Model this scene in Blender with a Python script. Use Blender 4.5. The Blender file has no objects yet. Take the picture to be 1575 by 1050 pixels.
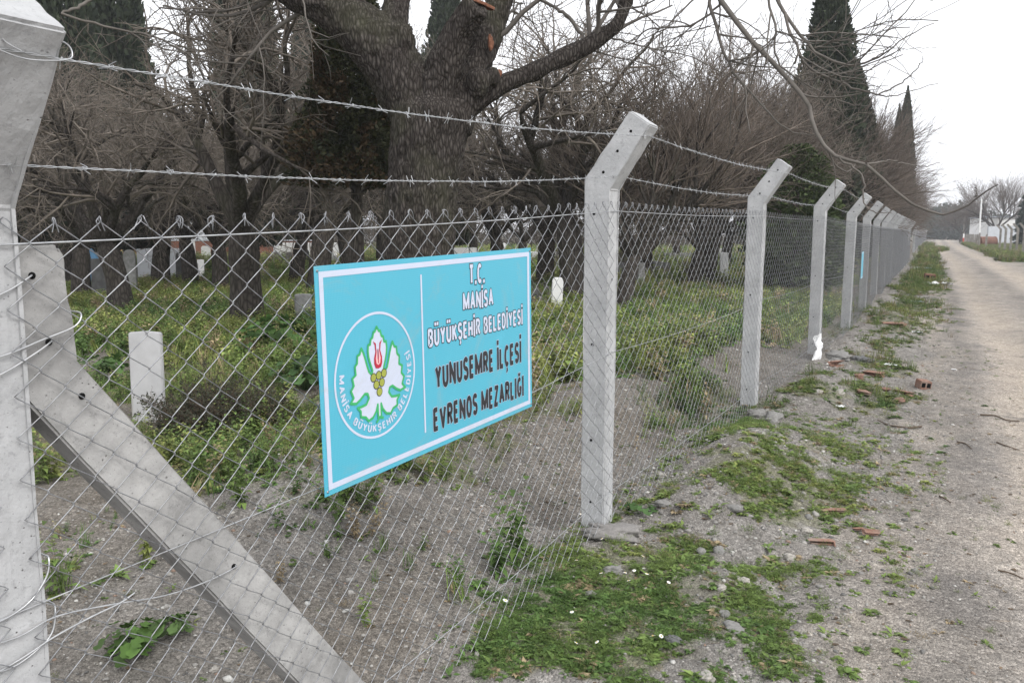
import bpy, bmesh, math, random
import numpy as np
from mathutils import Vector, Matrix, Euler
rnd = random.Random(7); rng = np.random.default_rng(11)
S = bpy.context.scene; COL = S.collection
R_ = math.radians

# ------------------------------------------------------------------ camera, sky, sun, exposure
EYE = 1.6; F_ = 1260.0; CXP = 787.5; CYP = 525.0
PITCH = math.atan((525 - 358) / F_); YAW = R_(29.4)
cam = bpy.data.cameras.new('camera'); co = bpy.data.objects.new('camera', cam); COL.objects.link(co)
cam.sensor_width = 36; cam.lens = 28.8; cam.clip_start = 0.02; cam.clip_end = 3000
co.location = (0, 0, EYE); co.rotation_euler = (math.pi / 2 - PITCH, 0, YAW)
S.camera = co
SUN_EL, SUN_AZ = 44, 112           # azimuth from +Y towards +X
W = bpy.data.worlds.new('World'); S.world = W; W.use_nodes = True
nt = W.node_tree; bg = nt.nodes['Background']
sky = nt.nodes.new('ShaderNodeTexSky'); sky.sky_type = 'NISHITA'; sky.sun_disc = False
sky.sun_elevation = R_(SUN_EL); sky.sun_rotation = R_(SUN_AZ); sky.dust_density = 4.0; sky.air_density = 1.0
hs = nt.nodes.new('ShaderNodeHueSaturation'); hs.inputs['Saturation'].default_value = 0.13
mx = nt.nodes.new('ShaderNodeMixRGB'); mx.inputs[0].default_value = 0.72; mx.inputs[2].default_value = (9.6, 9.75, 10.2, 1)   # thick even cloud over the clear sky
nt.links.new(sky.outputs[0], hs.inputs['Color']); nt.links.new(hs.outputs[0], mx.inputs[1]); nt.links.new(mx.outputs[0], bg.inputs[0])
bg.inputs[1].default_value = 0.12
sl = bpy.data.lights.new('sun', 'SUN'); sl.energy = 1.4; sl.angle = R_(25); sl.color = (1, 0.97, 0.93)
so = bpy.data.objects.new('sun', sl); COL.objects.link(so)
az = R_(SUN_AZ); el = R_(SUN_EL)
so.rotation_euler = Vector((math.sin(az) * math.cos(el), math.cos(az) * math.cos(el), math.sin(el))).to_track_quat('Z', 'Y').to_euler()
S.view_settings.view_transform = 'Standard'; S.view_settings.look = 'None'
S.view_settings.exposure = 0.6; S.view_settings.gamma = 1
S.render.engine = 'CYCLES'

# ------------------------------------------------------------------ where a point of the photograph stands in the world
FH = np.array([-math.sin(YAW), math.cos(YAW), 0]); RV = np.array([math.cos(YAW), math.sin(YAW), 0]); ZV = np.array([0, 0, 1.0])
FW = FH * math.cos(PITCH) - ZV * math.sin(PITCH); UV = ZV * math.cos(PITCH) + FH * math.sin(PITCH)
CAM = np.array([0, 0, EYE])
def ray(x, y): return FW + RV * (x - CXP) / F_ - UV * (y - CYP) / F_
def at(x, y, depth):
    d = ray(x, y); return CAM + d * (depth / float(d @ FH))

# ------------------------------------------------------------------ noise
def _h(ix, iy, s):
    n = (ix.astype(np.int64) * 374761393 + iy.astype(np.int64) * 668265263 + s * 974634777) & 0x7fffffff
    n = ((n ^ (n >> 13)) * 1274126177) & 0x7fffffff
    return ((n ^ (n >> 16)) & 0xffff) / 65535.0
def vn(x, y, s=0):
    x = np.asarray(x, float); y = np.asarray(y, float)
    ix = np.floor(x); iy = np.floor(y); fx = x - ix; fy = y - iy
    fx = fx * fx * (3 - 2 * fx); fy = fy * fy * (3 - 2 * fy)
    a = _h(ix, iy, s); b = _h(ix + 1, iy, s); c = _h(ix, iy + 1, s); d = _h(ix + 1, iy + 1, s)
    return a + (b - a) * fx + (c - a) * fy + (a - b - c + d) * fx * fy
def fbm(x, y, s=0, o=4):
    v = 0; a = .5; f = 1.0
    for i in range(o):
        v = v + a * (vn(x * f, y * f, s + i) - .5); a *= .5; f *= 2.1
    return v
def sst(x, a, b):
    t = np.clip((x - a) / (b - a), 0, 1); return t * t * (3 - 2 * t)

# ------------------------------------------------------------------ terrain
FC = -1.77                                     # centre line of the posts near the camera
def FX(y):
    y = np.asarray(y, float)
    return FC - .04 * np.clip(y - 13, 0, None) - .012 * np.clip(y - 55, 0, 40)
def bump(x, y, cx, cy, rx, ry): return np.exp(-(((x - cx) / rx) ** 2 + ((y - cy) / ry) ** 2))
def H(x, y):
    x = np.asarray(x, float); y = np.asarray(y, float)
    d = x - FX(y)
    z = -.07 * sst(d, .25, 1.5) + .10 * sst(-d, .1, 1.6)
    z = z + .26 * bump(x, y, -1.28, 5.6, .42, .95) + .15 * bump(x, y, -1.35, 8.8, .4, 1.1) + .15 * bump(x, y, -1.45, 12.4, .45, 1.3) + .06 * bump(x, y, -1.2, 4.55, .3, .35)
    z = z + .15 * bump(x, y, -1.5, 16.6, .5, 1.3) + .15 * bump(x, y, -1.9, 20.5, .5, 1.4) + .13 * bump(x, y, -2.0, 25, .5, 1.5) + .12 * bump(x, y, -2.2, 30, .5, 1.8)
    z = z + .22 * bump(x, y, -2.75, 6.2, .5, 1.2) + .25 * bump(x, y, -3.0, 9.4, .8, 1.6) + .18 * bump(x, y, -3.2, 3.6, .5, .9)
    z = z - .16 * bump(x, y, -2.1, 4.25, .22, .25) - .16 * bump(x, y, -2.2, 7.0, .3, .5)
    z = z + .35 * bump(x, y, -8.5, 17.5, 1.0, 3.5)                   # low heap of rubble among the graves
    z = z - .13 * sst(3.4 - y, 0, 1.8) * sst(d + 2.5, 0, 1.5)
    rough = np.where((d > 1.4) & (d < 5), .35, 1.0)
    z = z + .16 * fbm(x * .55, y * .55, 3, 3) * np.where(d > 1.2, .25, 1) + rough * (.075 * fbm(x * 3, y * 3, 5, 3) + .04 * fbm(x * 13, y * 13, 8, 3))
    z = z - .035 * np.exp(-((d - 2.3) / .3) ** 2) - .03 * np.exp(-((d - 4.1) / .35) ** 2)
    return z
def hz(x, y): return float(H(np.array([x]), np.array([y]))[0])
def ground_at(px, py):
    d = ray(px, py); t = .5 * 1.012 ** np.arange(520); P = CAM[None] + d[None] * t[:, None]; b = P[:, 2] < H(P[:, 0], P[:, 1])
    i = int(np.argmax(b)) if b.any() else 400
    for _ in range(2):
        t = np.linspace(t[max(i - 1, 0)], t[i], 40); P = CAM[None] + d[None] * t[:, None]; b = P[:, 2] < H(P[:, 0], P[:, 1]); i = int(np.argmax(b)) if b.any() else 39
    return P[i]

# ------------------------------------------------------------------ object helpers
def tag(o, label=None, cat=None, group=None, kind=None):
    if label: o['label'] = label
    if cat: o['category'] = cat
    if group: o['group'] = group
    if kind: o['kind'] = kind
    return o
def empty(name, loc=(0, 0, 0), rz=0, parent=None):
    o = bpy.data.objects.new(name, None); COL.objects.link(o); o.location = loc; o.rotation_euler = (0, 0, rz)
    o.empty_display_size = .1
    if parent: o.parent = parent
    return o
def mk(name, V, Fc, mats=None, parent=None, smooth=False, col=None, mi=None, link=True):
    V = np.asarray(V, np.float32); 
    if not isinstance(Fc, (list, tuple)): Fc = [Fc]
    me = bpy.data.meshes.new(name)
    me.vertices.add(len(V)); me.vertices.foreach_set('co', V.ravel())
    loops = []; tot = []
    for f in Fc:
        f = np.asarray(f, np.int32)
        if len(f) == 0: continue
        loops.append(f.ravel()); tot.append(np.full(len(f), f.shape[1], np.int32))
    loops = np.concatenate(loops); tot = np.concatenate(tot)
    st = np.concatenate([[0], np.cumsum(tot)[:-1]]).astype(np.int32)
    me.loops.add(len(loops)); me.loops.foreach_set('vertex_index', loops)
    me.polygons.add(len(tot)); me.polygons.foreach_set('loop_start', st); me.polygons.foreach_set('loop_total', tot)
    if smooth: me.polygons.foreach_set('use_smooth', np.ones(len(tot), bool))
    if mi is not None: me.polygons.foreach_set('material_index', np.asarray(mi, np.int32))
    me.update(calc_edges=True)
    if col is not None:
        a = me.color_attributes.new('Col', 'FLOAT_COLOR', 'POINT')
        c = np.ones((len(V), 4), np.float32); c[:, :3] = col; a.data.foreach_set('color', c.ravel())
    if mats is not None:
        for m in (mats if isinstance(mats, (list, tuple)) else [mats]): me.materials.append(m)
    o = bpy.data.objects.new(name, me)
    if link: COL.objects.link(o)
    if parent: o.parent = parent
    return o
def bmo(name, bm, mat, parent=None, smooth=False):
    me = bpy.data.meshes.new(name); bm.normal_update(); bm.to_mesh(me); bm.free()
    if smooth:
        for p in me.polygons: p.use_smooth = True
    for m in (mat if isinstance(mat, (list, tuple)) else [mat]): me.materials.append(m)
    o = bpy.data.objects.new(name, me); COL.objects.link(o)
    if parent: o.parent = parent
    return o
def box_bm(bm, x0, x1, y0, y1, z0, z1, bev=0, M=None):
    vs = [bm.verts.new((x, y, z)) for z in (z0, z1) for x, y in ((x0, y0), (x1, y0), (x1, y1), (x0, y1))]
    fs = [bm.faces.new([vs[i] for i in q]) for q in ((3, 2, 1, 0), (4, 5, 6, 7), (0, 1, 5, 4), (1, 2, 6, 5), (2, 3, 7, 6), (3, 0, 4, 7))]
    if bev:
        es = list({e for f in fs for e in f.edges})
        r = bmesh.ops.bevel(bm, geom=es, offset=bev, segments=2, affect='EDGES')
        vs = list({v for f in r['faces'] for v in f.verts} | {v for v in vs if v.is_valid})
    if M is not None: bmesh.ops.transform(bm, matrix=M, verts=vs)
    return vs
def box(name, x0, x1, y0, y1, z0, z1, mat, parent=None, bev=0.0, M=None):
    bm = bmesh.new(); box_bm(bm, x0, x1, y0, y1, z0, z1, bev, M); return bmo(name, bm, mat, parent)
def prism_bm(bm, prof, y0, y1, bev=0, axis='xz'):
    """polygon in the xz plane pushed along y"""
    a = [bm.verts.new((p[0], y0, p[1])) for p in prof]; b = [bm.verts.new((p[0], y1, p[1])) for p in prof]
    n = len(prof)
    fs = [bm.faces.new(a), bm.faces.new(b[::-1])] + [bm.faces.new((a[i], b[i], b[(i + 1) % n], a[(i + 1) % n])) for i in range(n)]
    if bev:
        es = list({e for f in fs for e in f.edges}); bmesh.ops.bevel(bm, geom=es, offset=bev, segments=2, affect='EDGES')
    bmesh.ops.recalc_face_normals(bm, faces=bm.faces[:])
def tubes(P, Rr, sides=4, phase=0.0, closed_end=False):
    """P (M,N,3) polylines, Rr (M,N) radii -> verts, quads"""
    P = np.asarray(P, float); M, N, _ = P.shape
    T = np.gradient(P, axis=1) if N > 2 else np.repeat((P[:, 1:] - P[:, :1]), 2, axis=1)
    T /= np.linalg.norm(T, axis=2, keepdims=True) + 1e-12
    D = P[:, -1] - P[:, 0]; ref = np.zeros((M, 3)); k = np.argmin(np.abs(D), axis=1); ref[np.arange(M), k] = 1
    A = np.cross(T, ref[:, None, :]); A /= np.linalg.norm(A, axis=2, keepdims=True) + 1e-12
    B = np.cross(T, A)
    th = np.arange(sides) * 2 * math.pi / sides + phase
    Rr = np.broadcast_to(np.asarray(Rr, float), (M, N))
    V = P[:, :, None, :] + Rr[:, :, None, None] * (np.cos(th)[None, None, :, None] * A[:, :, None, :] + np.sin(th)[None, None, :, None] * B[:, :, None, :])
    idx = np.arange(M * N * sides).reshape(M, N, sides)
    a = idx[:, :-1]; b = idx[:, 1:]
    Q = np.stack([a, np.roll(a, -1, 2), np.roll(b, -1, 2), b], -1).reshape(-1, 4)
    return V.reshape(-1, 3), Q
class Acc:
    def __init__(s): s.V = []; s.F = {3: [], 4: []}; s.C = []; s.n = 0
    def add(s, V, Fq, C=None):
        V = np.asarray(V); Fq = np.asarray(Fq)
        s.V.append(V); s.F[Fq.shape[1]].append(Fq + s.n); s.n += len(V)
        if C is not None: s.C.append(np.broadcast_to(C, (len(V), 3)))
    def make(s, name, mats, parent=None, smooth=False, link=True):
        return mk(name, np.concatenate(s.V), [np.concatenate(f) for f in s.F.values() if f], mats, parent, smooth, np.concatenate(s.C) if s.C else None, link=link)
def line(pts, n):
    """smooth resample of a polyline (Catmull-Rom)"""
    P = np.array(pts, float); Q = np.vstack([2 * P[0] - P[1], P, 2 * P[-1] - P[-2]]); m = len(P) - 1; out = []
    for t in np.linspace(0, m - 1e-9, n):
        i = int(t); u = t - i; a, b, c, d = Q[i:i + 4]
        out.append(.5 * ((2 * b) + (-a + c) * u + (2 * a - 5 * b + 4 * c - d) * u * u + (-a + 3 * b - 3 * c + d) * u ** 3))
    return np.array(out)
def copy_tree(o, parent=None, loc=None, rz=None, sc=None):
    c = o.copy(); COL.objects.link(c)
    if parent: c.parent = parent
    if loc is not None: c.location = loc
    if rz is not None: c.rotation_euler = (0, 0, rz)
    if sc is not None: c.scale = sc if hasattr(sc, '__len__') else (sc,) * 3
    for ch in KIDS.get(o.name, []): copy_tree(ch, c)
    return c
KIDS = {}
def note_kids(*roots):
    for r in roots:
        ch = [o for o in COL.objects if o.parent == r]; KIDS[r.name] = ch
        for c in ch:
            g = [o for o in COL.objects if o.parent == c]
            if g: KIDS[c.name] = g

# ------------------------------------------------------------------ materials
def mat(name, rough=.8, spec=.3, metal=0):
    m = bpy.data.materials.new(name); m.use_nodes = True; b = m.node_tree.nodes['Principled BSDF']
    b.inputs['Roughness'].default_value = rough; b.inputs['Specular IOR Level'].default_value = spec; b.inputs['Metallic'].default_value = metal
    return m, m.node_tree, b
def N(t, k, **kw):
    n = t.nodes.new(k)
    for a, v in kw.items():
        if a in n.inputs.keys() if hasattr(n.inputs, 'keys') else False: n.inputs[a].default_value = v
        else: setattr(n, a, v)
    return n
def ramp(t, src, stops, interp='LINEAR'):
    r = t.nodes.new('ShaderNodeValToRGB'); r.color_ramp.interpolation = interp; e = r.color_ramp.elements
    while len(e) < len(stops): e.new(.5)
    for i, (p, c) in enumerate(stops):
        e[i].position = p; e[i].color = (*c, 1) if hasattr(c, '__len__') else (c, c, c, 1)
    t.links.new(src, r.inputs[0]); return r.outputs[0]
def noise(t, scale, detail=6, rough=.6, vec=None, dist=0):
    n = t.nodes.new('ShaderNodeTexNoise'); n.inputs['Scale'].default_value = scale; n.inputs['Detail'].default_value = detail
    n.inputs['Roughness'].default_value = rough; n.inputs['Distortion'].default_value = dist
    if vec is not None: t.links.new(vec, n.inputs['Vector'])
    return n.outputs[0]
def voro(t, scale, vec=None, feature='F1', out=0, rnd_=1):
    n = t.nodes.new('ShaderNodeTexVoronoi'); n.feature = feature; n.inputs['Scale'].default_value = scale; n.inputs['Randomness'].default_value = rnd_
    if vec is not None: t.links.new(vec, n.inputs['Vector'])
    return n.outputs[out]
def mixc(t, fac, a, b, mode='MIX'):
    m = t.nodes.new('ShaderNodeMixRGB'); m.blend_type = mode
    for i, v in ((0, fac), (1, a), (2, b)):
        if isinstance(v, bpy.types.NodeSocket): t.links.new(v, m.inputs[i])
        elif i == 0: m.inputs[0].default_value = v
        else: m.inputs[i].default_value = (*v, 1) if hasattr(v, '__len__') else (v, v, v, 1)
    return m.outputs[0]
def mth(t, op, a, b=0.0):
    m = t.nodes.new('ShaderNodeMath'); m.operation = op
    for i, v in ((0, a), (1, b)):
        if isinstance(v, bpy.types.NodeSocket): t.links.new(v, m.inputs[i])
        else: m.inputs[i].default_value = v
    return m.outputs[0]
def coords(t, obj=True, scale=None):
    c = t.nodes.new('ShaderNodeTexCoord'); o = c.outputs['Object' if obj else 'Generated']
    if scale:
        mp = t.nodes.new('ShaderNodeMapping'); mp.inputs['Scale'].default_value = scale; t.links.new(o, mp.inputs[0]); o = mp.outputs[0]
    return o
def bumpn(t, b, h, strength=.4, dist=.01):
    n = t.nodes.new('ShaderNodeBump'); n.inputs['Strength'].default_value = strength; n.inputs['Distance'].default_value = dist
    t.links.new(h, n.inputs['Height']); t.links.new(n.outputs[0], b.inputs['Normal'])
def wpos(t):
    return t.nodes.new('ShaderNodeNewGeometry').outputs['Position']

def m_concrete(name, lo, hi, stain=.5):
    m, t, b = mat(name, .9, .2); v = wpos(t)
    c = ramp(t, noise(t, 5, 8, .62, v), [(.3, lo), (.7, hi)])
    c = mixc(t, mth(t, 'MULTIPLY', ramp(t, noise(t, 1.7, 5, .7, v, 1.5), [(.45, 0.0), (.75, 1.0)]), stain), c, tuple(x * .68 for x in lo))
    c = mixc(t, ramp(t, noise(t, 38, 4, .8, v), [(.56, 0.0), (.72, .55)]), c, tuple(x * .55 for x in lo))
    pits = mixc(t, 1.0, ramp(t, voro(t, 62, v), [(.06, 1.0), (.16, 0.0)]), ramp(t, voro(t, 23, v), [(.05, 1.0), (.10, 0.0)]), 'LIGHTEN')
    pm = ramp(t, noise(t, 14, 3, .6, v), [(.5, 0.0), (.62, 1.0)])
    pf = mth(t, 'MULTIPLY', pits, pm)
    c = mixc(t, pf, c, (.10, .095, .09))
    c = mixc(t, ramp(t, noise(t, 2.6, 8, .78, v, 2.5), [(.56, 0.0), (.68, .5)]), c, tuple(x * .62 for x in lo))
    c = mixc(t, ramp(t, noise(t, 150, 2, .6, v), [(.66, 0.0), (.74, .6)]), c, tuple(x * .4 for x in lo))
    t.links.new(c, b.inputs['Base Color'])
    h = mth(t, 'SUBTRACT', noise(t, 60, 6, .7, v), mth(t, 'MULTIPLY', pf, 1.2))
    h = mth(t, 'ADD', h, mth(t, 'MULTIPLY', noise(t, 9, 3, .5, v), 1.5))
    bumpn(t, b, h, .55, .006); return m
M_conc = m_concrete('cast_concrete', (.365, .37, .375), (.495, .50, .505))
M_conc2 = m_concrete('weathered_concrete', (.27, .268, .262), (.46, .455, .445), 1.0)
M_concold = m_concrete('old_concrete', (.20, .185, .165), (.34, .32, .29), .9)
m, t, b = mat('hole_shade', 1, 0); b.inputs['Base Color'].default_value = (.012, .012, .012, 1); M_hole = m  # near-black colour standing in for the shade inside holes
m, t, b = mat('galvanised_wire', .42, .5, .75)
t.links.new(ramp(t, noise(t, 30, 3, .6, wpos(t)), [(.35, (.20, .205, .215)), (.7, (.38, .39, .405))]), b.inputs['Base Color']); M_wire = m
m, t, b = mat('bright_wire', .35, .5, .7)
t.links.new(ramp(t, noise(t, 25, 3, .6, wpos(t)), [(.3, (.38, .39, .40)), (.7, (.58, .59, .60))]), b.inputs['Base Color']); M_wireb = m

def m_bark(name, a, c_, dk, sc=(9, 9, 3)):
    m, t, b = mat(name, .95, .15); v = coords(t, True, sc)
    h = mth(t, 'ADD', voro(t, 2.2, v, 'DISTANCE_TO_EDGE'), mth(t, 'MULTIPLY', noise(t, 5, 6, .7, v), .3))
    c = ramp(t, h, [(.10, dk), (.26, a), (.62, c_)])
    c = mixc(t, ramp(t, noise(t, 1.3, 5, .6, coords(t)), [(.5, 0.0), (.75, .5)]), c, (.075, .08, .045))
    t.links.new(c, b.inputs['Base Color']); bumpn(t, b, h, .9, .03); return m
M_bark = m_bark('furrowed_bark', (.04, .034, .030), (.105, .094, .086), (.006, .005, .004), (15, 15, 4))
M_bark2 = m_bark('dark_bark', (.055, .048, .042), (.10, .088, .078), (.02, .017, .014))
def m_twig(name, a, c_):
    m, t, b = mat(name, .9, .2); 
    c = ramp(t, noise(t, 3.5, 4, .6, wpos(t)), [(.3, a), (.7, c_)]); t.links.new(c, b.inputs['Base Color']); return m
M_twig = m_twig('twig_bark', (.075, .064, .054), (.22, .19, .16))
M_twigr = m_twig('reddish_twigs', (.085, .068, .056), (.19, .158, .132))
M_limb = m_twig('grey_limb_bark', (.085, .077, .068), (.165, .15, .135))
m, t, b = mat('cut_wood', .85, .2)
t.links.new(ramp(t, noise(t, 30, 4, .6, wpos(t)), [(.35, (.10, .045, .028)), (.7, (.26, .115, .07))]), b.inputs['Base Color']); M_cut = m
def m_leaf(name, rough=.65, trans=.25):
    m, t, b = mat(name, rough, .3)
    a = t.nodes.new('ShaderNodeVertexColor'); a.layer_name = 'Col'
    c = mixc(t, .35, a.outputs[0], ramp(t, noise(t, 9, 3, .6, wpos(t)), [(.3, .35), (.7, 1.6)]), 'MULTIPLY')
    t.links.new(c, b.inputs['Base Color'])
    tr = t.nodes.new('ShaderNodeBsdfTranslucent'); t.links.new(c, tr.inputs[0])
    ms = t.nodes.new('ShaderNodeMixShader'); ms.inputs[0].default_value = trans
    t.links.new(b.outputs[0], ms.inputs[1]); t.links.new(tr.outputs[0], ms.inputs[2])
    t.links.new(ms.outputs[0], t.nodes['Material Output'].inputs[0]); return m
M_leaf = m_leaf('weed_leaf'); M_conifer = m_leaf('conifer_foliage', .8, .1)
def m_plain(name, c, rough=.7, spec=.4, var=.15, sc=8, metal=0, bump_=0):
    m, t, b = mat(name, rough, spec, metal); n = noise(t, sc, 6, .65, wpos(t))
    t.links.new(ramp(t, n, [(.3, tuple(x * (1 - var) for x in c)), (.7, tuple(min(1, x * (1 + var)) for x in c))]), b.inputs['Base Color'])
    if bump_: bumpn(t, b, noise(t, sc * 6, 5, .7, wpos(t)), bump_, .01)
    return m
M_marble = m_plain('white_marble', (.42, .42, .425), .5, .4, .1, 6, bump_=.15)
M_marble2 = m_plain('brightened_marble', (.76, .76, .76), .5, .4, .08, 6)  # copy of the white marble, colour lifted to offset shade on the farther stones
M_greyst = m_plain('grey_stone', (.27, .27, .265), .85, .2, .35, 9, bump_=.4)
M_darkst = m_plain('dark_stone', (.10, .10, .10), .8, .2, .3, 7, bump_=.3)
M_blue = m_plain('blue_paint', (.12, .28, .48), .6, .4, .15)
M_wall = m_plain('pale_render', (.48, .50, .53), .85, .2, .1, 1.5)
M_roof = m_plain('grey_roof', (.22, .24, .27), .6, .3, .12, 2)
M_green = m_plain('green_paint', (.12, .19, .16), .6, .3)
M_glass = m_plain('dark_glass', (.03, .035, .04), .15, .6, .2)
M_rubber = m_plain('rubber', (.02, .02, .02), .8, .2)
M_carw = m_plain('white_car_paint', (.72, .73, .75), .3, .5, .03)
M_carb = m_plain('light_blue_car_paint', (.32, .42, .52), .3, .5, .05)
M_rust = m_plain('rusty_steel', (.17, .085, .06), .85, .3, .3, 5)
M_redp = m_plain('red_paint', (.45, .06, .04), .6, .3)
M_whitep = m_plain('white_paint', (.75, .75, .74), .6, .3, .08)
M_plastic = m_plain('white_plastic_film', (.75, .76, .77), .4, .5, .08, 20)
M_bluep = m_plain('pale_blue_plastic', (.38, .48, .62), .4, .5, .1, 20)
M_yel = m_plain('flower_yellow', (.65, .42, .03), .7, .3)
M_stick = m_plain('dead_wood', (.10, .075, .055), .9, .2, .3, 20)
def m_brick(name, c, mort, sx=1):
    m, t, b = mat(name, .9, .2); br = t.nodes.new('ShaderNodeTexBrick'); v = coords(t, True)
    mp = t.nodes.new('ShaderNodeMapping'); mp.inputs['Rotation'].default_value = (R_(90), 0, 0); t.links.new(v, mp.inputs[0]); t.links.new(mp.outputs[0], br.inputs[0])
    br.inputs['Scale'].default_value = 2.2 * sx; br.inputs['Color1'].default_value = (*c, 1); br.inputs['Color2'].default_value = (*[x * .65 for x in c], 1); br.inputs['Mortar'].default_value = (*mort, 1)
    t.links.new(br.outputs[0], b.inputs['Base Color']); return m
M_brickw = m_brick('red_brickwork', (.25, .095, .06), (.2, .18, .16))
m, t, b = mat('terracotta', .95, .1); v = wpos(t)
c = ramp(t, noise(t, 22, 6, .7, v), [(.3, (.17, .095, .07)), (.7, (.29, .18, .14))])
c = mixc(t, ramp(t, noise(t, 9, 4, .6, v), [(.5, 0.0), (.7, .6)]), c, (.28, .25, .22))
t.links.new(c, b.inputs['Base Color']); bumpn(t, b, noise(t, 90, 4, .7, v), .4, .004); M_terra = m
m, t, b = mat('river_stone', .85, .3); a = t.nodes.new('ShaderNodeVertexColor'); a.layer_name = 'Col'
c = mixc(t, .6, a.outputs[0], ramp(t, noise(t, 70, 4, .7, wpos(t)), [(.3, .55), (.7, 1.4)]), 'MULTIPLY')
t.links.new(c, b.inputs['Base Color']); bumpn(t, b, noise(t, 120, 4, .7, wpos(t)), .4, .003); M_stone = m

# ground: dirt, gravel and road by painted masks (R road, G greenness, B gravel)
m, t, b = mat('ground_soil', .97, .12); v = wpos(t)
a = t.nodes.new('ShaderNodeVertexColor'); a.layer_name = 'Col'
sp = t.nodes.new('ShaderNodeSeparateColor'); t.links.new(a.outputs[0], sp.inputs[0])
big = noise(t, .9, 5, .6, v); mid = noise(t, 6, 6, .65, v); fine = noise(t, 55, 6, .75, v); vf = noise(t, 190, 3, .8, v)
pebc = t.nodes.new('ShaderNodeTexVoronoi'); pebc.inputs['Scale'].default_value = 70; t.links.new(v, pebc.inputs['Vector'])
pebs = t.nodes.new('ShaderNodeTexVoronoi'); pebs.inputs['Scale'].default_value = 190; t.links.new(v, pebs.inputs['Vector'])
sepp = t.nodes.new('ShaderNodeSeparateColor'); t.links.new(pebc.outputs['Color'], sepp.inputs[0])
seps = t.nodes.new('ShaderNodeSeparateColor'); t.links.new(pebs.outputs['Color'], seps.inputs[0])
dirt = ramp(t, mid, [(.3, (.105, .09, .072)), (.7, (.20, .178, .152))])
dirt = mixc(t, ramp(t, big, [(.42, 0.0), (.6, .7)]), dirt, (.205, .19, .17))
grav = ramp(t, mid, [(.3, (.16, .148, .133)), (.7, (.285, .268, .248))])
road = ramp(t, mid, [(.3, (.27, .238, .208)), (.7, (.41, .37, .325))])
road = mixc(t, ramp(t, noise(t, 1.1, 6, .68, v, 1.0), [(.42, 0.0), (.66, .75)]), road, (.19, .178, .168))
road = mixc(t, ramp(t, sp.outputs[2], [(.5, 0.0), (1.0, .8)]), road, (.46, .395, .325))
road = mixc(t, ramp(t, sp.outputs[2], [(0.0, .85), (.5, 0.0)]), road, (.15, .14, .13))
road = mixc(t, ramp(t, noise(t, 3.2, 8, .75, v, .8), [(.50, 0.0), (.64, .65)]), road, (.155, .145, .135))
road = mixc(t, ramp(t, noise(t, 9, 6, .75, v, .4), [(.56, 0.0), (.66, .5)]), road, (.47, .43, .38))
road = mixc(t, ramp(t, noise(t, .5, 4, .6, v), [(.5, 0.0), (.68, .4)]), road, (.36, .32, .27))
c = mixc(t, sp.outputs[2], dirt, grav)
grn = ramp(t, mth(t, 'MULTIPLY', sp.outputs[1], mth(t, 'ADD', .35, mid)), [(.25, 0.0), (.6, .85)])
c = mixc(t, grn, c, (.13, .135, .055))
c = mixc(t, sp.outputs[0], c, road)
# single pebbles: most a little lighter or darker than what they lie in, few pale
pv = ramp(t, sepp.outputs[0], [(0.0, .62), (.5, 1.0), (.86, 1.2), (.95, 1.6)])
ps = ramp(t, seps.outputs[1], [(0.0, .6), (.5, 1.0), (.88, 1.2), (.96, 1.5)])
c = mixc(t, .75, c, pv, 'MULTIPLY'); c = mixc(t, .8, c, ps, 'MULTIPLY')
c = mixc(t, .5, c, ramp(t, fine, [(.3, .6), (.7, 1.4)]), 'MULTIPLY')
c = mixc(t, .4, c, ramp(t, vf, [(.3, .6), (.7, 1.4)]), 'MULTIPLY')
t.links.new(c, b.inputs['Base Color'])
h = mth(t, 'ADD', mth(t, 'MULTIPLY', fine, 1.0), mth(t, 'MULTIPLY', pebc.outputs['Distance'], -1.2))
h = mth(t, 'ADD', h, mth(t, 'MULTIPLY', pebs.outputs['Distance'], -.5))
bumpn(t, b, h, .8, .012); M_ground = m

# ------------------------------------------------------------------ ground and road, one sheet of shared heights cut along the ragged road edge
def graded(segs):
    out = [segs[0][0]]
    for a_, b_, st in segs:
        k = max(1, int(round((b_ - a_) / st))); out += list(np.linspace(a_, b_, k + 1)[1:])
    return np.array(out)
gx = graded([(-400, -120, 20), (-120, -40, 4), (-40, -12, 1), (-12, -6, .3), (-6, -3.2, .08), (-3.2, .6, .03), (.6, 4, .1), (4, 14, .6), (14, 60, 4), (60, 300, 24)])
gy = graded([(-60, -4, 4), (-4, .5, .5), (.5, 1.6, .1), (1.6, 7, .03), (7, 14, .06), (14, 34, .2), (34, 90, .8), (90, 260, 5), (260, 700, 40)])
XX, YY = np.meshgrid(gx, gy); ZZ = H(XX, YY); nx, ny = len(gx), len(gy)
DD = XX - FX(YY)
def HG(x, y):
    """height of the built ground sheet itself (its faces, not the formula)"""
    i = np.clip(np.searchsorted(gx, x) - 1, 0, nx - 2); j = np.clip(np.searchsorted(gy, y) - 1, 0, ny - 2)
    u = (x - gx[i]) / (gx[i + 1] - gx[i]); v = (y - gy[j]) / (gy[j + 1] - gy[j])
    return (ZZ[j, i] * (1 - u) + ZZ[j, i + 1] * u) * (1 - v) + (ZZ[j + 1, i] * (1 - u) + ZZ[j + 1, i + 1] * u) * v
edge_n = fbm(YY * .7, XX * .3, 21, 4) * 1.1 + fbm(YY * 4, XX * 4, 23, 3) * .5
roadm = sst(DD + edge_n, 1.0, 1.75) * (1 - sst(DD + edge_n, 4.9 + .0 * YY, 5.7)) 
roadm = np.where((YY < 12) & (DD > 1.75), sst(DD + edge_n, 1.0, 1.75), roadm)
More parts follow.
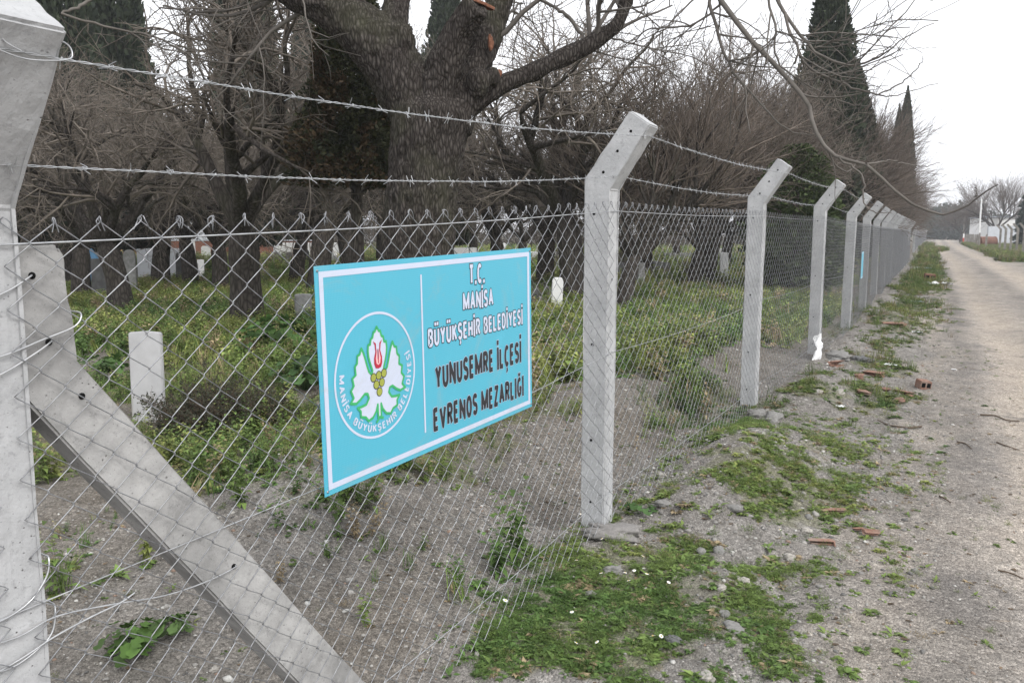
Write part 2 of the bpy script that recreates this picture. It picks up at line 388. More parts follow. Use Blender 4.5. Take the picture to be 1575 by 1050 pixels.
def patches():
    """green patches: world centre, radii, density"""
    L = []
    for px, py, rx, ry, dn in [
        (740, 1000, .34, .40, 1), (860, 960, .36, .42, 1), (960, 900, .28, .36, 1), (1020, 990, .3, .30, .9), (900, 860, .22, .30, .9), (1080, 900, .22, .28, .9), (830, 1040, .4, .25, 1), (690, 1030, .25, .25, 1), (900, 1010, .35, .3, 1), (800, 930, .3, .3, 1), (1060, 950, .3, .3, .95),
        (1150, 930, .2, .25, .9), (960, 1040, .35, .2, .9), (1010, 850, .14, .2, .9), (960, 785, .10, .22, .9), (1200, 990, .18, .14, .7), (1300, 885, .10, .08, .8), (1310, 945, .13, .07, .6), (1230, 880, .14, .15, .7),
        (1130, 720, .22, .55, 1), (1190, 745, .22, .5, 1), (1240, 770, .17, .4, .9), (1130, 660, .16, .3, .9), (1250, 670, .17, .4, .9), (1300, 690, .14, .3, .7), (1240, 590, .2, .55, 1), (1255, 605, .2, .4, 1),
        (1320, 630, .25, .45, .8), (1340, 600, .28, .6, .9), (1290, 640, .2, .3, .8), (1350, 560, .28, .9, .9), (1370, 530, .28, .9, .9), (1330, 585, .25, .5, .7), (1380, 500, .35, 1.2, .9), (1400, 470, .4, 1.8, .9), (1375, 485, .3, 1.5, .9),
        (1400, 445, .4, 2.5, .9), (1420, 430, .5, 3, .8), (1425, 405, .6, 5, .8), (1440, 385, .8, 9, .8), (1550, 402, .5, 7, .9), (1530, 392, .6, 8, .9), (1572, 410, .5, 5, .8), (1515, 383, .7, 9, .8),
        (1300, 745, .08, .2, .6), (1270, 725, .15, .2, .6), (1350, 760, .1, .1, .4), (1330, 800, .12, .08, .5), (1260, 800, .12, .14, .8)]:
        p = ground_at(px, py); L.append((p[0], p[1], rx, ry, dn, 0))
    for px, py, rx, ry, dn in [(300, 690, .7, .5, 1), (180, 690, .7, .5, 1), (400, 650, .9, .9, 1), (350, 740, .35, .3, .9), (150, 600, 1.2, .9, 1), (330, 590, 1.1, 1.2, 1), (470, 560, 1.3, 1.3, 1), (430, 720, .3, .35, 1),
        (130, 500, 2, 1.6, 1), (300, 520, 1.8, 1.8, 1), (460, 500, 2, 1.6, 1), (620, 690, .5, .6, 1), (700, 660, .5, .7, 1), (770, 640, .5, .7, 1), (560, 725, .3, .3, .8), (860, 560, 1.2, 1.8, 1), (840, 500, 1.5, 2, 1),
        (970, 530, .9, 1.6, 1), (1020, 500, 1.2, 1.8, 1), (1090, 500, 1.2, 1.9, 1), (990, 560, .5, .8, .8), (1080, 620, .35, .8, .9), (1020, 650, .25, .5, .7), (1030, 690, .2, .3, .8), (1110, 640, .3, .6, .8), (1210, 430, 2, 5, 1), (1200, 500, 1, 2.5, .9), (1290, 480, .6, 2, .8),
        (100, 820, .25, .2, .5), (170, 860, .25, .2, .45), (130, 730, .4, .2, .7), (60, 700, .4, .2, .8), (650, 870, .12, .12, .4), (560, 850, .2, .1, .3), (720, 900, .18, .2, .6), (640, 960, .1, .15, .5), (800, 870, .15, .25, .5), (470, 800, .2, .12, .5)]:
        p = ground_at(px, py); L.append((p[0], p[1], rx, ry, dn, 1))
    return L
PATCH = patches()
def greenness(x, y):
    x = np.asarray(x, float); y = np.asarray(y, float); g = np.zeros_like(x)
    x, y = x + 1.0 * fbm(x * 2.6, y * 2.6, 33, 4), y + 1.5 * fbm(x * 2.3 + 7, y * 2.3, 35, 4)
    for cx, cy, rx, ry, dn, _ in PATCH:
        g = np.maximum(g, dn * (1 - sst(((x - cx) / rx) ** 2 + ((y - cy) / ry) ** 2, .5, 1.5)))
    d = x - FX(y); g = np.maximum(g, sst(y, 12, 18) * sst(d, .35, .7) * (1 - sst(d, 1.3, 1.8)) * np.clip(.5 + 2.2 * fbm(x * .8, y * .5, 37, 3), 0, .9))
    return g
GN = greenness(XX, YY)
far_in = sst(-DD, 1.8, 4.5) * sst(YY + (-XX) * .6, 9, 13)
GN = np.maximum(GN, far_in * np.clip(.75 + 1.6 * fbm(XX * .35, YY * .35, 31, 3), 0, 1))
GN = np.maximum(GN, sst(YY, 60, 100) * sst(DD, 6, 8) * .7)
heap = bump(XX, YY, -8.5, 17.5, 1.2, 4); GN *= (1 - .8 * np.clip(heap, 0, 1))
grv = np.clip(sst(DD, -.6, .3) + .9 * bump(XX, YY, -3, 3, .8, 1) + heap + 1.2 * fbm(XX * 1.5, YY * 1.5, 41, 3), 0, 1)
rutc = np.clip(np.exp(-((DD - 2.35 + .5 * fbm(YY * .3, XX * 0, 43, 2)) / .42) ** 2) + np.exp(-((DD - 4.15 + .5 * fbm(YY * .3, XX * 0, 44, 2)) / .5) ** 2), 0, 1) * np.clip(.75 + 1.5 * fbm(XX * 1.2, YY * .5, 45, 3), 0, 1)
dn_ = .35 * fbm(YY * .8, XX * .8, 46, 3)
drk = np.exp(-((DD + dn_ - 1.72) / .27) ** 2) * np.clip(.85 + 2.2 * fbm(XX * 2, YY * .8, 47, 3), 0, 1) + .8 * np.exp(-((DD + dn_ - 3.3) / .3) ** 2) * np.clip(.6 + 2.5 * fbm(XX * 2, YY * .6, 48, 3), 0, 1)
pale = .55 * np.exp(-((DD + dn_ - 1.12) / .25) ** 2)
grv = grv * (1 - roadm) + np.clip(.5 + .5 * rutc + .5 * pale - .5 * drk, 0, 1) * roadm
colr = np.stack([roadm, GN * .5, grv], -1).reshape(-1, 3)
V = np.stack([XX, YY, ZZ], -1).reshape(-1, 3)
idx = np.arange(nx * ny).reshape(ny, nx)
Q = np.stack([idx[:-1, :-1], idx[:-1, 1:], idx[1:, 1:], idx[1:, :-1]], -1).reshape(-1, 4)
isr = (roadm[:-1, :-1] > .5).ravel()
def sub(V, Q, C):
    u, inv = np.unique(Q, return_inverse=True); return V[u], inv.reshape(Q.shape), C[u]
for nm, sel in (('ground', ~isr), ('dirt_road', isr)):
    v_, q_, c_ = sub(V, Q[sel], colr); o = mk(nm, v_, q_, M_ground, None, True, c_)
    tag(o, kind='structure'); o['label'] = 'bare soil, gravel and weedy turf on both sides of the fence' if nm == 'ground' else 'pale rutted dirt and gravel track running beside the fence'

# ------------------------------------------------------------------ fence posts
def post_mesh(name, zi, zo, bottom, mat_, rough_=0, seed=0, hs=.069):
    """square concrete post, origin at z=0 on its centre line; the upper arm leans 36.7 deg to +X (the road)"""
    bm = bmesh.new(); s, c_ = math.sin(R_(36.7)), math.cos(R_(36.7)); L = .42
    a = (-hs, zo); tip = (a[0] + L * s, a[1] + L * c_); tip2 = (tip[0] + 2 * hs * c_, tip[1] - 2 * hs * s * .95)
    prism_bm(bm, [(-hs, bottom), (hs, bottom), (hs, zi), tip2, tip, a], -hs, hs, .007)
    if rough_:
        bmesh.ops.subdivide_edges(bm, edges=[e for e in bm.edges if e.calc_length() > .05], cuts=10, use_grid_fill=True)
        for v in bm.verts:
            x, y, z = v.co
            k = rough_ * (fbm(np.array([z * 14 + x * 9]), np.array([y * 23 + seed]), 3)[0] + .6 * fbm(np.array([z * 50]), np.array([x * 60 + y * 47]), 5)[0])
            v.co.x += k; v.co.y += k * .8
    o = bmo(name, bm, mat_); return o, a, (s, c_)
PY = [.896, 4.115, 7.68, 11.2, 14.7, 18.2, 21.7, 25.2, 28.7, 32.2, 35.7, 39.2, 42.7, 46.2, 49.7]
PY += [74 + 3.5 * i for i in range(38)]
PZ = [-.175, 0, .035, .05, .03, .02, .0, 0, -.01, -.01, 0, 0, 0, 0, 0] + [.02 * math.sin(i) for i in range(38)]
ordn = ['', 'second', 'third', 'fourth', 'fifth', 'sixth', 'seventh', 'eighth', 'ninth', 'tenth', 'eleventh', 'twelfth', 'thirteenth', 'fourteenth', 'fifteenth']
def hole(parent, p, n, r=.0075):
    """a round tie hole: a capped black plug that paints the shade inside, set 2 mm proud"""
    P = line([np.array(p) - np.array(n) * .006, np.array(p) + np.array(n) * .0015], 2)
    V, Q = tubes([P], [[r, r]], 10)
    cap = np.arange(10)[None, :] + 10
    mk('tie_hole_shade', V, [Q, cap], M_hole, parent)
POSTS = []; far_src = None
def fzt(i): return PZ[i] + 1.715 + (.035 if i == 0 else 0)
for i, y in enumerate(PY):
    x = float(FX(y)); z0 = PZ[i]
    near = i < 4
    if i < 6 or far_src is None:
        o, a, (s, c_) = post_mesh('fence_post', 1.825, 1.884, -.45, M_conc, .010 if i < 3 else 0, i)
        if i >= 4: far_src = o
    else:
        o = far_src.copy(); COL.objects.link(o)
    o.location = (x, y, z0)
    o.rotation_euler = (0, R_(rnd.uniform(-.6, .6)) if i > 2 else 0, R_(rnd.uniform(-3, 3)) if i > 2 else 0)
    if i == 0: lab = 'nearest concrete fence post, at the left edge, propped by the slanting brace'
    elif i < 15: lab = '%s bent concrete post along the wire fence, counting from the nearest one' % ordn[i]
    else: lab = 'small bent concrete post in the far stretch of the fence'
    tag(o, lab, 'fence post', 'concrete posts of the wire fence' if i < 15 else 'far posts of the wire fence')
    if 0 < i < 9:
        for k in (.09, .22, .34):
            hole(o, (-.069 + k * s + .069 * c_, -.0695, 1.884 + k * c_ - .069 * s), (0, -1, 0))
        for zz in (1.70, 1.0, .47, .12): hole(o, (-.01, -.0695, zz), (0, -1, 0))
        for zz in (1.35,): hole(o, (.0695, .0, zz), (1, 0, 0))
    POSTS.append(o)

# slanting brace of the first post: another bent post laid on its side, plumb end against the first
bm = bmesh.new()
prof = [(.955, 1.574), (1.058, 1.572), (1.07, 1.545), (1.075, 1.32), (2.22, -.17), (2.09, -.27), (.963, 1.250)]
prism_bm(bm, prof, 0, .085, .006)
bmesh.ops.subdivide_edges(bm, edges=[e for e in bm.edges if e.calc_length() > .06], cuts=9, use_grid_fill=True)
for v in bm.verts:
    k = .007 * (fbm(np.array([v.co.x * 12]), np.array([v.co.z * 17]), 3)[0]) + .006 * fbm(np.array([v.co.x * 60]), np.array([v.co.z * 60 + v.co.y * 30]), 4)[0]
    v.co.x += k; v.co.z += k; v.co.y += .004 * fbm(np.array([v.co.x * 30]), np.array([v.co.z * 30]), 9)[0]
# local x -> world y, local y -> world -x
for v in bm.verts: v.co = Vector((-v.co.y, v.co.x, v.co.z))
brace = bmo('diagonal_brace', bm, M_conc2); brace.location = (-1.705, 0, 0)
tag(brace, 'rough concrete strut with a kinked top leaning down from the nearest post', 'brace')
for yy, zz in ((.995, 1.512), (1.02, 1.37), (1.085, 1.242), (1.483, .7015)): hole(brace, (.0005, yy, zz), (1, 0, 0), .0075)

# ------------------------------------------------------------------ chain link, tension wires, barbed wire
CW, CH = .104, .087
def zt_at(y, i): 
    t = np.clip((y - PY[i]) / (PY[i + 1] - PY[i]), 0, 1); return fzt(i) + (fzt(i + 1) - fzt(i)) * t - .012 * np.sin(t * math.pi)
def mesh_panel(i, y0, y1, sub_=3, sides=4, r=.00155, zt=None, hmesh=1.78, seed=0):
    k0 = int(math.ceil(y0 / (CW / 2))); k1 = int(math.floor(y1 / (CW / 2)))
    ks = np.arange(k0, k1); nseg = int(hmesh / (CH / 2))
    j = np.arange(nseg + 1)
    if sub_ == 3: tt = np.sort(np.concatenate([j[:-1], j[:-1] + .12, j[:-1] + .88, [nseg]]))
    elif sub_ == 2: tt = np.sort(np.concatenate([j[:-1], j[:-1] + .5, [nseg]]))
    else: tt = j.astype(float)
    tri = np.abs(((tt + 1) % 2) - 1)                      # 0 at even, 1 at odd
    M = len(ks); n = len(tt)
    odd = (ks % 2)[:, None]
    f = np.where(odd == 0, tri[None, :], 1 - tri[None, :])
    f2 = f.copy()
    if sub_ == 3: f2 = np.clip(.5 + (f - .5) * 1.06, 0.0, 1.0); 
    y = ks[:, None] * CW / 2 + f2 * CW / 2
    y = y + (f2 - .5) * .0045                                # hooks past its neighbour
    z = zt(y) + CH / 2 - tt[None, :] * CH / 2
    hgt = tt[None, :] / nseg
    g = 1 + .0
    dy = .022 * fbm(y * 1.7 + seed, z * 1.7, 61, 2) + .010 * fbm(y * 9 + seed, z * 9, 63, 2)
    dz = .020 * fbm(y * 1.7 + 9, z * 1.7, 65, 2) + .010 * fbm(y * 9 + 5, z * 9 + seed, 67, 2)
    bulge = .05 * fbm(y * 1.1 + seed, z * .9, 69, 2) * hgt + .03 * hgt ** 3
    edge = np.minimum(sst(y, y0, y0 + .3), 1)
    x = FX(y) + .080 + np.where(np.abs(f - .5) > .45, .0018, 0) * np.where((ks % 2)[:, None] == 0, 1, -1) * np.where(f > .5, 1, -1) + bulge * edge
    x = np.maximum(x, FX(y) + .078)
    z = z + dz * sst(tt[None, :], 0, 3); y = y + dy
    # lowest row: ends bent and lifted where they lie on the soil
    gz = H(x, y)
    z = np.maximum(z, gz - .02)
    P = np.stack([x, y, z], -1)
    V, Q = tubes(P, np.full((M, n), r), sides, math.pi / 4)
    A = Acc(); A.add(V, Q)
    if sub_ == 3:
        # knuckles: each pair of wire ends folded over at the top
        tips = []
        rr = random.Random(seed + 5)
        for m in range(M):
            top = P[m, 0]
            if f[m, 0] > .5: s_ = -1
            else: s_ = 1
            yc = (ks[m] + (1 if f[m, 0] > .5 else 0)) * CW / 2
            h_ = rr.random(); out = rr.uniform(.004, .014) if h_ > .15 else -.008
            base = top
            up = rr.uniform(.004, .012) if h_ > .12 else -.035
            pts = [P[m, 0], P[m, 0] + np.array([0, 0, .006]), [top[0] + out * .5, yc + s_ * .002, top[2] + up], [top[0] + out, yc + s_ * .006 + rr.uniform(-.006, .006), top[2] + up * .2 - .004], [top[0] + out * .8, yc + s_ * .008 + rr.uniform(-.01, .01), top[2] - .022]]
            tips.append(line(pts, 8))
        V, Q = tubes(np.array(tips), np.full((len(tips), 8), r * 1.05), sides); A.add(V, Q)
    return A
panel_src = None
def strand(pts, r, name, mat_, parent, n=40, sides=6):
    P = line(pts, n); V, Q = tubes([P], [np.full(n, r)], sides); return mk(name, V, Q, mat_, parent, True)
for i in range(-1, len(PY) - 1):
    if i == 14: continue
    if i == -1:
        y0, y1, yc = -2.4, PY[0] + .03, -.7; zf = lambda y: fzt(0) - .02 * (PY[0] - y)
    else:
        y0, y1, yc = PY[i] + .03, PY[i + 1] + .03, (PY[i] + PY[i + 1]) / 2; zf = lambda y, i=i: zt_at(y, i)
    xc = float(FX(yc))
    root = empty('chain_link_panel', (xc, yc, hz(xc, yc)))
    inv = Matrix.Translation(-root.location)
    if i < 9:
        det = 3 if i < 2 else (2 if i < 4 else 1)
        A = mesh_panel(i, y0, y1, det, 4 if i < 2 else 3, .00142 if i < 2 else (.0017 if i < 4 else .0019), zf, 1.74, i * 7)
        o = A.make('wire_mesh', M_wire, root); o.data.transform(inv)
        for q, zz in enumerate((0, -.76, -1.545)):
            if i >= 0:
                yy = np.linspace(y0 - .03, y1, 9); pts = [(float(FX(v)) + .076 + (.004 * math.sin(v * 3)), v, float(zf(np.array(v))) + zz + .02 * math.sin((v - y0) / (y1 - y0) * math.pi) * (-1 if q else 0)) for v in yy]
            else: pts = [(FC + .076, v, float(zf(v)) + zz) for v in np.linspace(y0, y1, 6)]
            w = strand(pts, (.0021, .0017, .0017)[q] if i < 2 else .0022, 'tension_wire', M_wireb if i < 2 else M_wire, root, 60 if i < 2 else 12, 6 if i < 2 else 4); w.data.transform(inv)
        if i == 8: panel_src = (o, [c for c in COL.objects if c.parent == root and c.name.startswith('tension')], xc, yc, root.location.z, math.atan2(float(FX(y0) - FX(y1)), y1 - y0))
    else:
        so_, ws, sx, sy, sz, a0 = panel_src
        a1 = math.atan2(float(FX(y0) - FX(y1)), y1 - y0)
        root.location = (xc, yc, sz + .5 * (fzt(i) + fzt(i + 1)) - fzt(8)); root.rotation_euler = (0, 0, a1 - a0)
        c = so_.copy(); COL.objects.link(c); c.parent = root
        for w in ws: c = w.copy(); COL.objects.link(c); c.parent = root
    if i == -1: lab = 'chain-link mesh left of the nearest concrete post'
    elif i == 0: lab = 'nearest chain-link panel of galvanised wire, carrying the turquoise sign'
    elif i < 14: lab = 'galvanised chain-link panel between the %s and the %s concrete post' % (ordn[i] if i else 'nearest', ordn[i + 1])
    else: lab = 'chain-link panel in the far stretch of the fence'
    tag(root, lab, 'wire fence', 'chain-link fence panels' if i < 14 else 'far chain-link fence panels')

def barb_pts(rr):
    """one four-pointed barb around the x... two short wires wrapped round the strand (strand along y)"""
    out = []
    for q in range(2):
        a0 = rr.uniform(0, 6.28); y0 = (q - .5) * .006
        pts = []
        d1 = np.array([math.cos(a0), rr.uniform(-.25, .25), math.sin(a0)])
        pts.append(d1 * .019 + [0, y0 - .006, 0])
        for k in range(9):
            a = a0 + .9 + k * .85; pts.append([math.cos(a) * .0036, y0 - .005 + k * .0013, math.sin(a) * .0036])
        a2 = a0 + 1.0 + 8 * .85 + 1
        d2 = np.array([math.cos(a2), rr.uniform(-.25, .25), math.sin(a2)]); pts.append(d2 * .019 + [0, y0 + .006, 0])
        out.append(line(pts, 24))
    return np.array(out)
BARB = []
for k in range(6):
    V, Q = tubes(barb_pts(rnd), np.full((2, 24), .0009), 4); BARB.append(mk('barb', V, Q, M_wireb, link=False).data)
s36, c36 = math.sin(R_(36.7)), math.cos(R_(36.7))
def arm_pt(i, which):
    x = float(FX(PY[i])) ; z = PZ[i]
    if which == 'upper': k = .36; return np.array([x - .069 + k * s36 + .140 * c36 + .004, PY[i], z + 1.884 + k * c36 - .135 * s36 + .002])
    return np.array([x + .083 + (.02 if i else .04), PY[i], z + 1.875 + (.02 if i else .03)])
for which in ('upper', 'lower'):
    for i in range(-1, len(PY) - 1):
        if i == 14: continue
        if i >= 0: a, b_ = arm_pt(i, which), arm_pt(i + 1, which)
        else: b_ = arm_pt(0, which); a = b_ + np.array([0, -1.4, -.02])
        mid = (a + b_) / 2; root = empty('barbed_wire', mid)
        n = 420 if i < 2 else (90 if i < 5 else 10)
        t_ = np.linspace(0, 1, n); L = np.linalg.norm(b_ - a)
        P = a[None] + (b_ - a)[None] * t_[:, None]; P[:, 2] -= .03 * np.sin(t_ * math.pi) * (1 if i >= 0 else 0)
        P[:, 2] += .006 * fbm(t_ * 18 + i, t_ * 0, 71, 2) * np.sin(t_ * math.pi); P[:, 0] += .006 * fbm(t_ * 18 + i, t_ * 0, 75, 2)
        if i < 5:
            ph = t_ * L / (.034) * math.pi * 2 / 2; st = []
            for q in (0, math.pi):
                Pq = P.copy(); Pq[:, 0] += .0016 * np.cos(ph + q); Pq[:, 2] += .0016 * np.sin(ph + q); st.append(Pq)
            V, Q = tubes(np.array(st), np.full((2, n), .00105), 4)
        else: V, Q = tubes([P], [np.full(n, .0028)], 3)
        A = Acc(); A.add(V - mid, Q)
        nb = int(L / .118)
        if i >= 3:
            # too far for single barbs to be told apart: short spikes stay in the strand's own mesh
            sp_ = []
            for k in range(nb if i < 9 else 0):
                p = P[int((k + .5) / nb * (n - 1))] - mid; d = rng.normal(size=3); d /= np.linalg.norm(d); sp_.append([p - d * .018, p, p + d * .018])
            if sp_: V, Q = tubes(np.array(sp_), np.full((len(sp_), 3), .0016), 3); A.add(V, Q)
        A.make('strand', M_wireb if i < 4 else M_wire, root)
        if i < 3:
            for k in range(nb):
                tt_ = (k + .5 + rnd.uniform(-.12, .12)) / nb; p = P[int(tt_ * (n - 1))] - mid
                bo = bpy.data.objects.new('barb', BARB[rnd.randrange(6)]); COL.objects.link(bo); bo.parent = root; bo.location = p
                bo.rotation_euler = (rnd.uniform(-.15, .15), rnd.uniform(0, 6.28), rnd.uniform(-.15, .15))
        pos = 'upper' if which == 'upper' else 'lower'
        if i == -1: lab = '%s barbed wire running off to the left of the nearest post' % pos
        elif i < 14: lab = '%s barbed wire strung between the %s and the %s concrete post' % (pos, ordn[i] if i else 'nearest', ordn[i + 1])
        else: lab = '%s barbed wire in the far stretch of the fence' % pos
        tag(root, lab, 'barbed wire', '%s barbed wires' % pos if i < 14 else 'far %s barbed wires' % pos)

# wire ties on the first post and its brace
def tie(pts, lab, r=.0021, n=50):
    P = line(pts, n); c0 = P.mean(0); V, Q = tubes([P - c0], [np.full(n, r)], 6)
    o = mk('wire_tie', V, Q, M_wireb, None, True); o.location = c0; tag(o, lab, 'wire tie', 'wire ties on the nearest post'); return o
XF = FC + .069 + .003
tie([(XF + .004, .78, 1.43), (XF + .006, .86, 1.455), (XF + .004, .94, 1.485), (XF + .002, .985, 1.51), (XF - .012, .997, 1.513)], 'wire tie from the post into the topmost hole of the brace')
tie([(XF + .004, .78, 1.35), (XF + .006, .90, 1.352), (XF + .006, 1.0, 1.378), (XF + .012, 1.068, 1.40), (XF + .006, 1.088, 1.425), (XF - .03, 1.083, 1.43), (XF - .09, 1.083, 1.43)], 'thick wire tie looped round the right edge of the brace')
tie([(XF + .004, .80, 1.30), (XF + .006, .90, 1.315), (XF + .005, .98, 1.35), (XF + .001, 1.02, 1.371), (XF - .012, 1.025, 1.372)], 'short wire tie into the second hole of the brace')
tie([(XF + .004, .80, .82), (XF + .007, .87, .813), (XF + .007, .93, .83), (XF + .008, .968, .87), (XF + .003, .979, .905), (XF - .02, .981, .91), (XF - .1, .981, .91)], 'wire tie wrapped round the right edge of the post, above two others')
tie([(XF + .004, .80, .72), (XF + .007, .88, .705), (XF + .007, .94, .72), (XF + .008, .972, .745), (XF + .002, .985, .79), (XF - .02, .987, .80), (XF - .1, .985, .8)], 'wire tie round the post, the middle one of the lower three')
BH = (1.483, .7015)                     # the tie hole low on the brace
tie([(XF + .004, .80, .775), (XF + .008, .90, .765), (XF + .009, .98, .775), (XF + .01, 1.10, .752), (XF + .01, 1.25, .715), (XF + .006, 1.38, .700), (XF + .001, BH[0], BH[1]), (XF - .012, BH[0], BH[1])], 'long wire tie stretching from the post into the low hole of the brace')
tie([(XF + .004, .80, .70), (XF + .008, .90, .715), (XF + .009, .976, .732), (XF + .012, 1.06, .742), (XF + .013, 1.13, .746), (XF + .012, 1.17, .755)], 'short twisted wire joining the long wire tie from below')
a_ = arm_pt(0, 'upper')
tie([a_ + v for v in np.array([(.01, -.10, .015), (.012, -.05, -.005), (.01, .0, -.012), (.014, .06, -.004), (.01, .085, .008), (.006, .078, .03), (.004, .03, .036), (.004, -.02, .042), (.006, -.045, .03), (.006, -.035, .012), (.01, -.01, 0)])], 'curled end of barbed wire hooked on the leaning arm of the nearest post', .0015)

# ------------------------------------------------------------------ the sign
SX = FC + .108
sign = empty('cemetery_sign', (SX, 2.457, 1.173)); sign.rotation_euler = Euler((R_(90), 0, R_(90)))
sign.rotation_euler = (Matrix.Rotation(R_(90), 3, 'Z') @ Matrix.Rotation(R_(90), 3, 'X') @ Matrix.Rotation(R_(1.4), 3, 'Z')).to_euler()
tag(sign, 'turquoise metal cemetery sign with white border and round leaf emblem hung on the mesh', 'sign')
def m_sign(name, c, c2):
    m, t, b = mat(name, .38, .5); v = coords(t)
    hx = voro(t, 150, v, 'DISTANCE_TO_EDGE', 0, .12)
    k = mixc(t, ramp(t, hx, [(.02, .55), (.12, 0.0)]), c, c2)
    k = mixc(t, ramp(t, noise(t, 4, 5, .7, v, .6), [(.62, 0.0), (.8, .3)]), k, tuple(min(1, x * 1.35 + .04) for x in c))
    k = mixc(t, ramp(t, noise(t, 2.2, 8, .75, v, 2), [(.52, 0.0), (.70, .34)]), k, (.33, .33, .29))
    k = mixc(t, ramp(t, noise(t, 90, 3, .7, v), [(.70, 0.0), (.76, .5)]), k, (.2, .2, .18))
    t.links.new(k, b.inputs['Base Color']); bumpn(t, b, noise(t, 2.5, 3, .5, v), .12, .02); return m
M_turq = m_sign('turquoise_reflective_sheet', (.062, .37, .50), (.15, .49, .60))
M_sw = m_sign('white_reflective_sheet', (.50, .55, .67), (.56, .61, .72))
M_ink = m_plain('black_ink', (.022, .022, .026), .5, .4, .1)
M_sgreen = m_plain('leaf_green_ink', (.04, .36, .12), .5, .4, .1)
M_sred = m_plain('tulip_red_ink', (.42, .02, .045), .5, .4, .1)
M_solive = m_plain('grape_ink', (.30, .33, .06), .5, .4, .1)
M_spink = m_plain('tulip_pale_ink', (.75, .42, .42), .5, .4, .05)
W2, H2 = .664, .3475
bm = bmesh.new(); box_bm(bm, -W2, W2, -H2, H2, -.002, 0, .0006)
bmesh.ops.subdivide_edges(bm, edges=[e for e in bm.edges if e.calc_length() > .3], cuts=8, use_grid_fill=True)
plate = bmo('sign_plate', bm, M_turq, sign)
def flat(name, polys, z, th, mat_, parent):
    """flat printed shape: polygons (lists of xy), th thick, face at z"""
    bm = bmesh.new()
    for pl in polys:
        try:
            a = [bm.verts.new((p[0], p[1], z)) for p in pl]; bm.faces.new(a).normal_update()
        except Exception: pass
    bmesh.ops.triangulate(bm, faces=bm.faces[:])
    for f in bm.faces:
        f.normal_update()
        if f.normal.z < 0: f.normal_flip()
    return bmo(name, bm, mat_, parent)
def ring(cx, cy, r0, r1, n=96):
    th = np.linspace(0, 2 * math.pi, n + 1); out = []
    for i in range(n):
        a, b_ = th[i], th[i + 1]
        out.append([(cx + r0 * math.cos(a), cy + r0 * math.sin(a)), (cx + r1 * math.cos(a), cy + r1 * math.sin(a)), (cx + r1 * math.cos(b_), cy + r1 * math.sin(b_)), (cx + r0 * math.cos(b_), cy + r0 * math.sin(b_))])
    return out
def rect(x0, y0, x1, y1): return [(x0, y0), (x1, y0), (x1, y1), (x0, y1)]
b0, b1 = .017, .035
flat('white_border', [rect(-W2 + b0, -H2 + b0, W2 - b0, -H2 + b1), rect(-W2 + b0, H2 - b1, W2 - b0, H2 - b0), rect(-W2 + b0, -H2 + b1, -W2 + b1, H2 - b1), rect(W2 - b1, -H2 + b1, W2 - b0, H2 - b1)], .0010, 0, M_sw, sign)
flat('divider_line', [rect(-.1455, -.272, -.1365, .288)], .0010, 0, M_sw, sign)
ECX, ECY = -.397, -.019
emb = flat('round_emblem', ring(ECX, ECY, .1975, .2055), .0010, 0, M_sw, sign)
# leaf outline, unit: half height = 1 about the emblem centre; x mirrored where the leaf is symmetric
LEAF = [(0, 1.0), (-.07, .90), (-.12, .90), (-.16, .78), (-.22, .76), (-.25, .64), (-.32, .64), (-.34, .50), (-.32, .36), (-.27, .22), (-.20, .06), (-.24, -.02), (-.33, .06), (-.40, .24), (-.44, .36), (-.50, .50), (-.56, .60), (-.62, .48), (-.70, .46),
        (-.72, .30), (-.80, .24), (-.78, .06), (-.90, .00), (-.86, -.16), (-.96, -.26), (-.88, -.42), (-.99, -.52), (-.80, -.56), (-.66, -.50), (-.50, -.40), (-.40, -.42), (-.36, -.52), (-.46, -.64), (-.62, -.66), (-.76, -.66),
        (-.66, -.76), (-.66, -.88), (-.50, -.92), (-.40, -1.02), (-.24, -.98), (-.12, -.86), (-.06, -.72), (-.055, -1.02)]
ex, ey, ecy = .146, .147, ECY + .010
full = LEAF + [(-x, y) for x, y in LEAF[::-1] if abs(x) > 1e-6]
full = [(ECX + .005 + x * ex * .97, ecy + y * ey) for x, y in full]
lf = flat('leaf_fill', [full], .0014, 0, M_sw, emb)
pts = [(x, y, .0019) for x, y in full] + [(full[0][0], full[0][1], .0019)]
P = []
for a, b_ in zip(pts[:-1], pts[1:]): P.append([a, b_])
def stroke(name, segs, w, z, mat_, parent, joints=True):
    polys = []
    for a, b_ in segs:
        a = np.array(a[:2]); b_ = np.array(b_[:2]); d = b_ - a; L = np.linalg.norm(d)
        if L < 1e-7: continue
        n_ = np.array([-d[1], d[0]]) / L * w / 2; polys.append([tuple(a - n_), tuple(b_ - n_), tuple(b_ + n_), tuple(a + n_)])
    o = []
    bm = bmesh.new()
    for k, pl in enumerate(polys): bm.faces.new([bm.verts.new((p[0], p[1], z + .00004 * (k % 3))) for p in pl])
    if joints:
        for k, (a, b_) in enumerate(segs):
            bm.faces.new([bm.verts.new((a[0] + w / 2 * math.cos(q), a[1] + w / 2 * math.sin(q), z + .00015 + .00004 * (k % 2))) for q in np.linspace(0, 2 * math.pi, 9)[:-1]])
    for f in bm.faces:
        f.normal_update()
        if f.normal.z < 0: f.normal_flip()
    return bmo(name, bm, mat_, parent)
st_y = ecy - ey * 1.02
stroke('leaf_outline', P + [[(ECX + .005, st_y), (ECX - .013, st_y - .015)], [(ECX + .005, st_y), (ECX + .024, st_y - .006)], [(ECX - .003, st_y), (ECX + .012, st_y)]], .0085, .0018, M_sgreen, emb)
tx, ty = ECX + .006, ecy
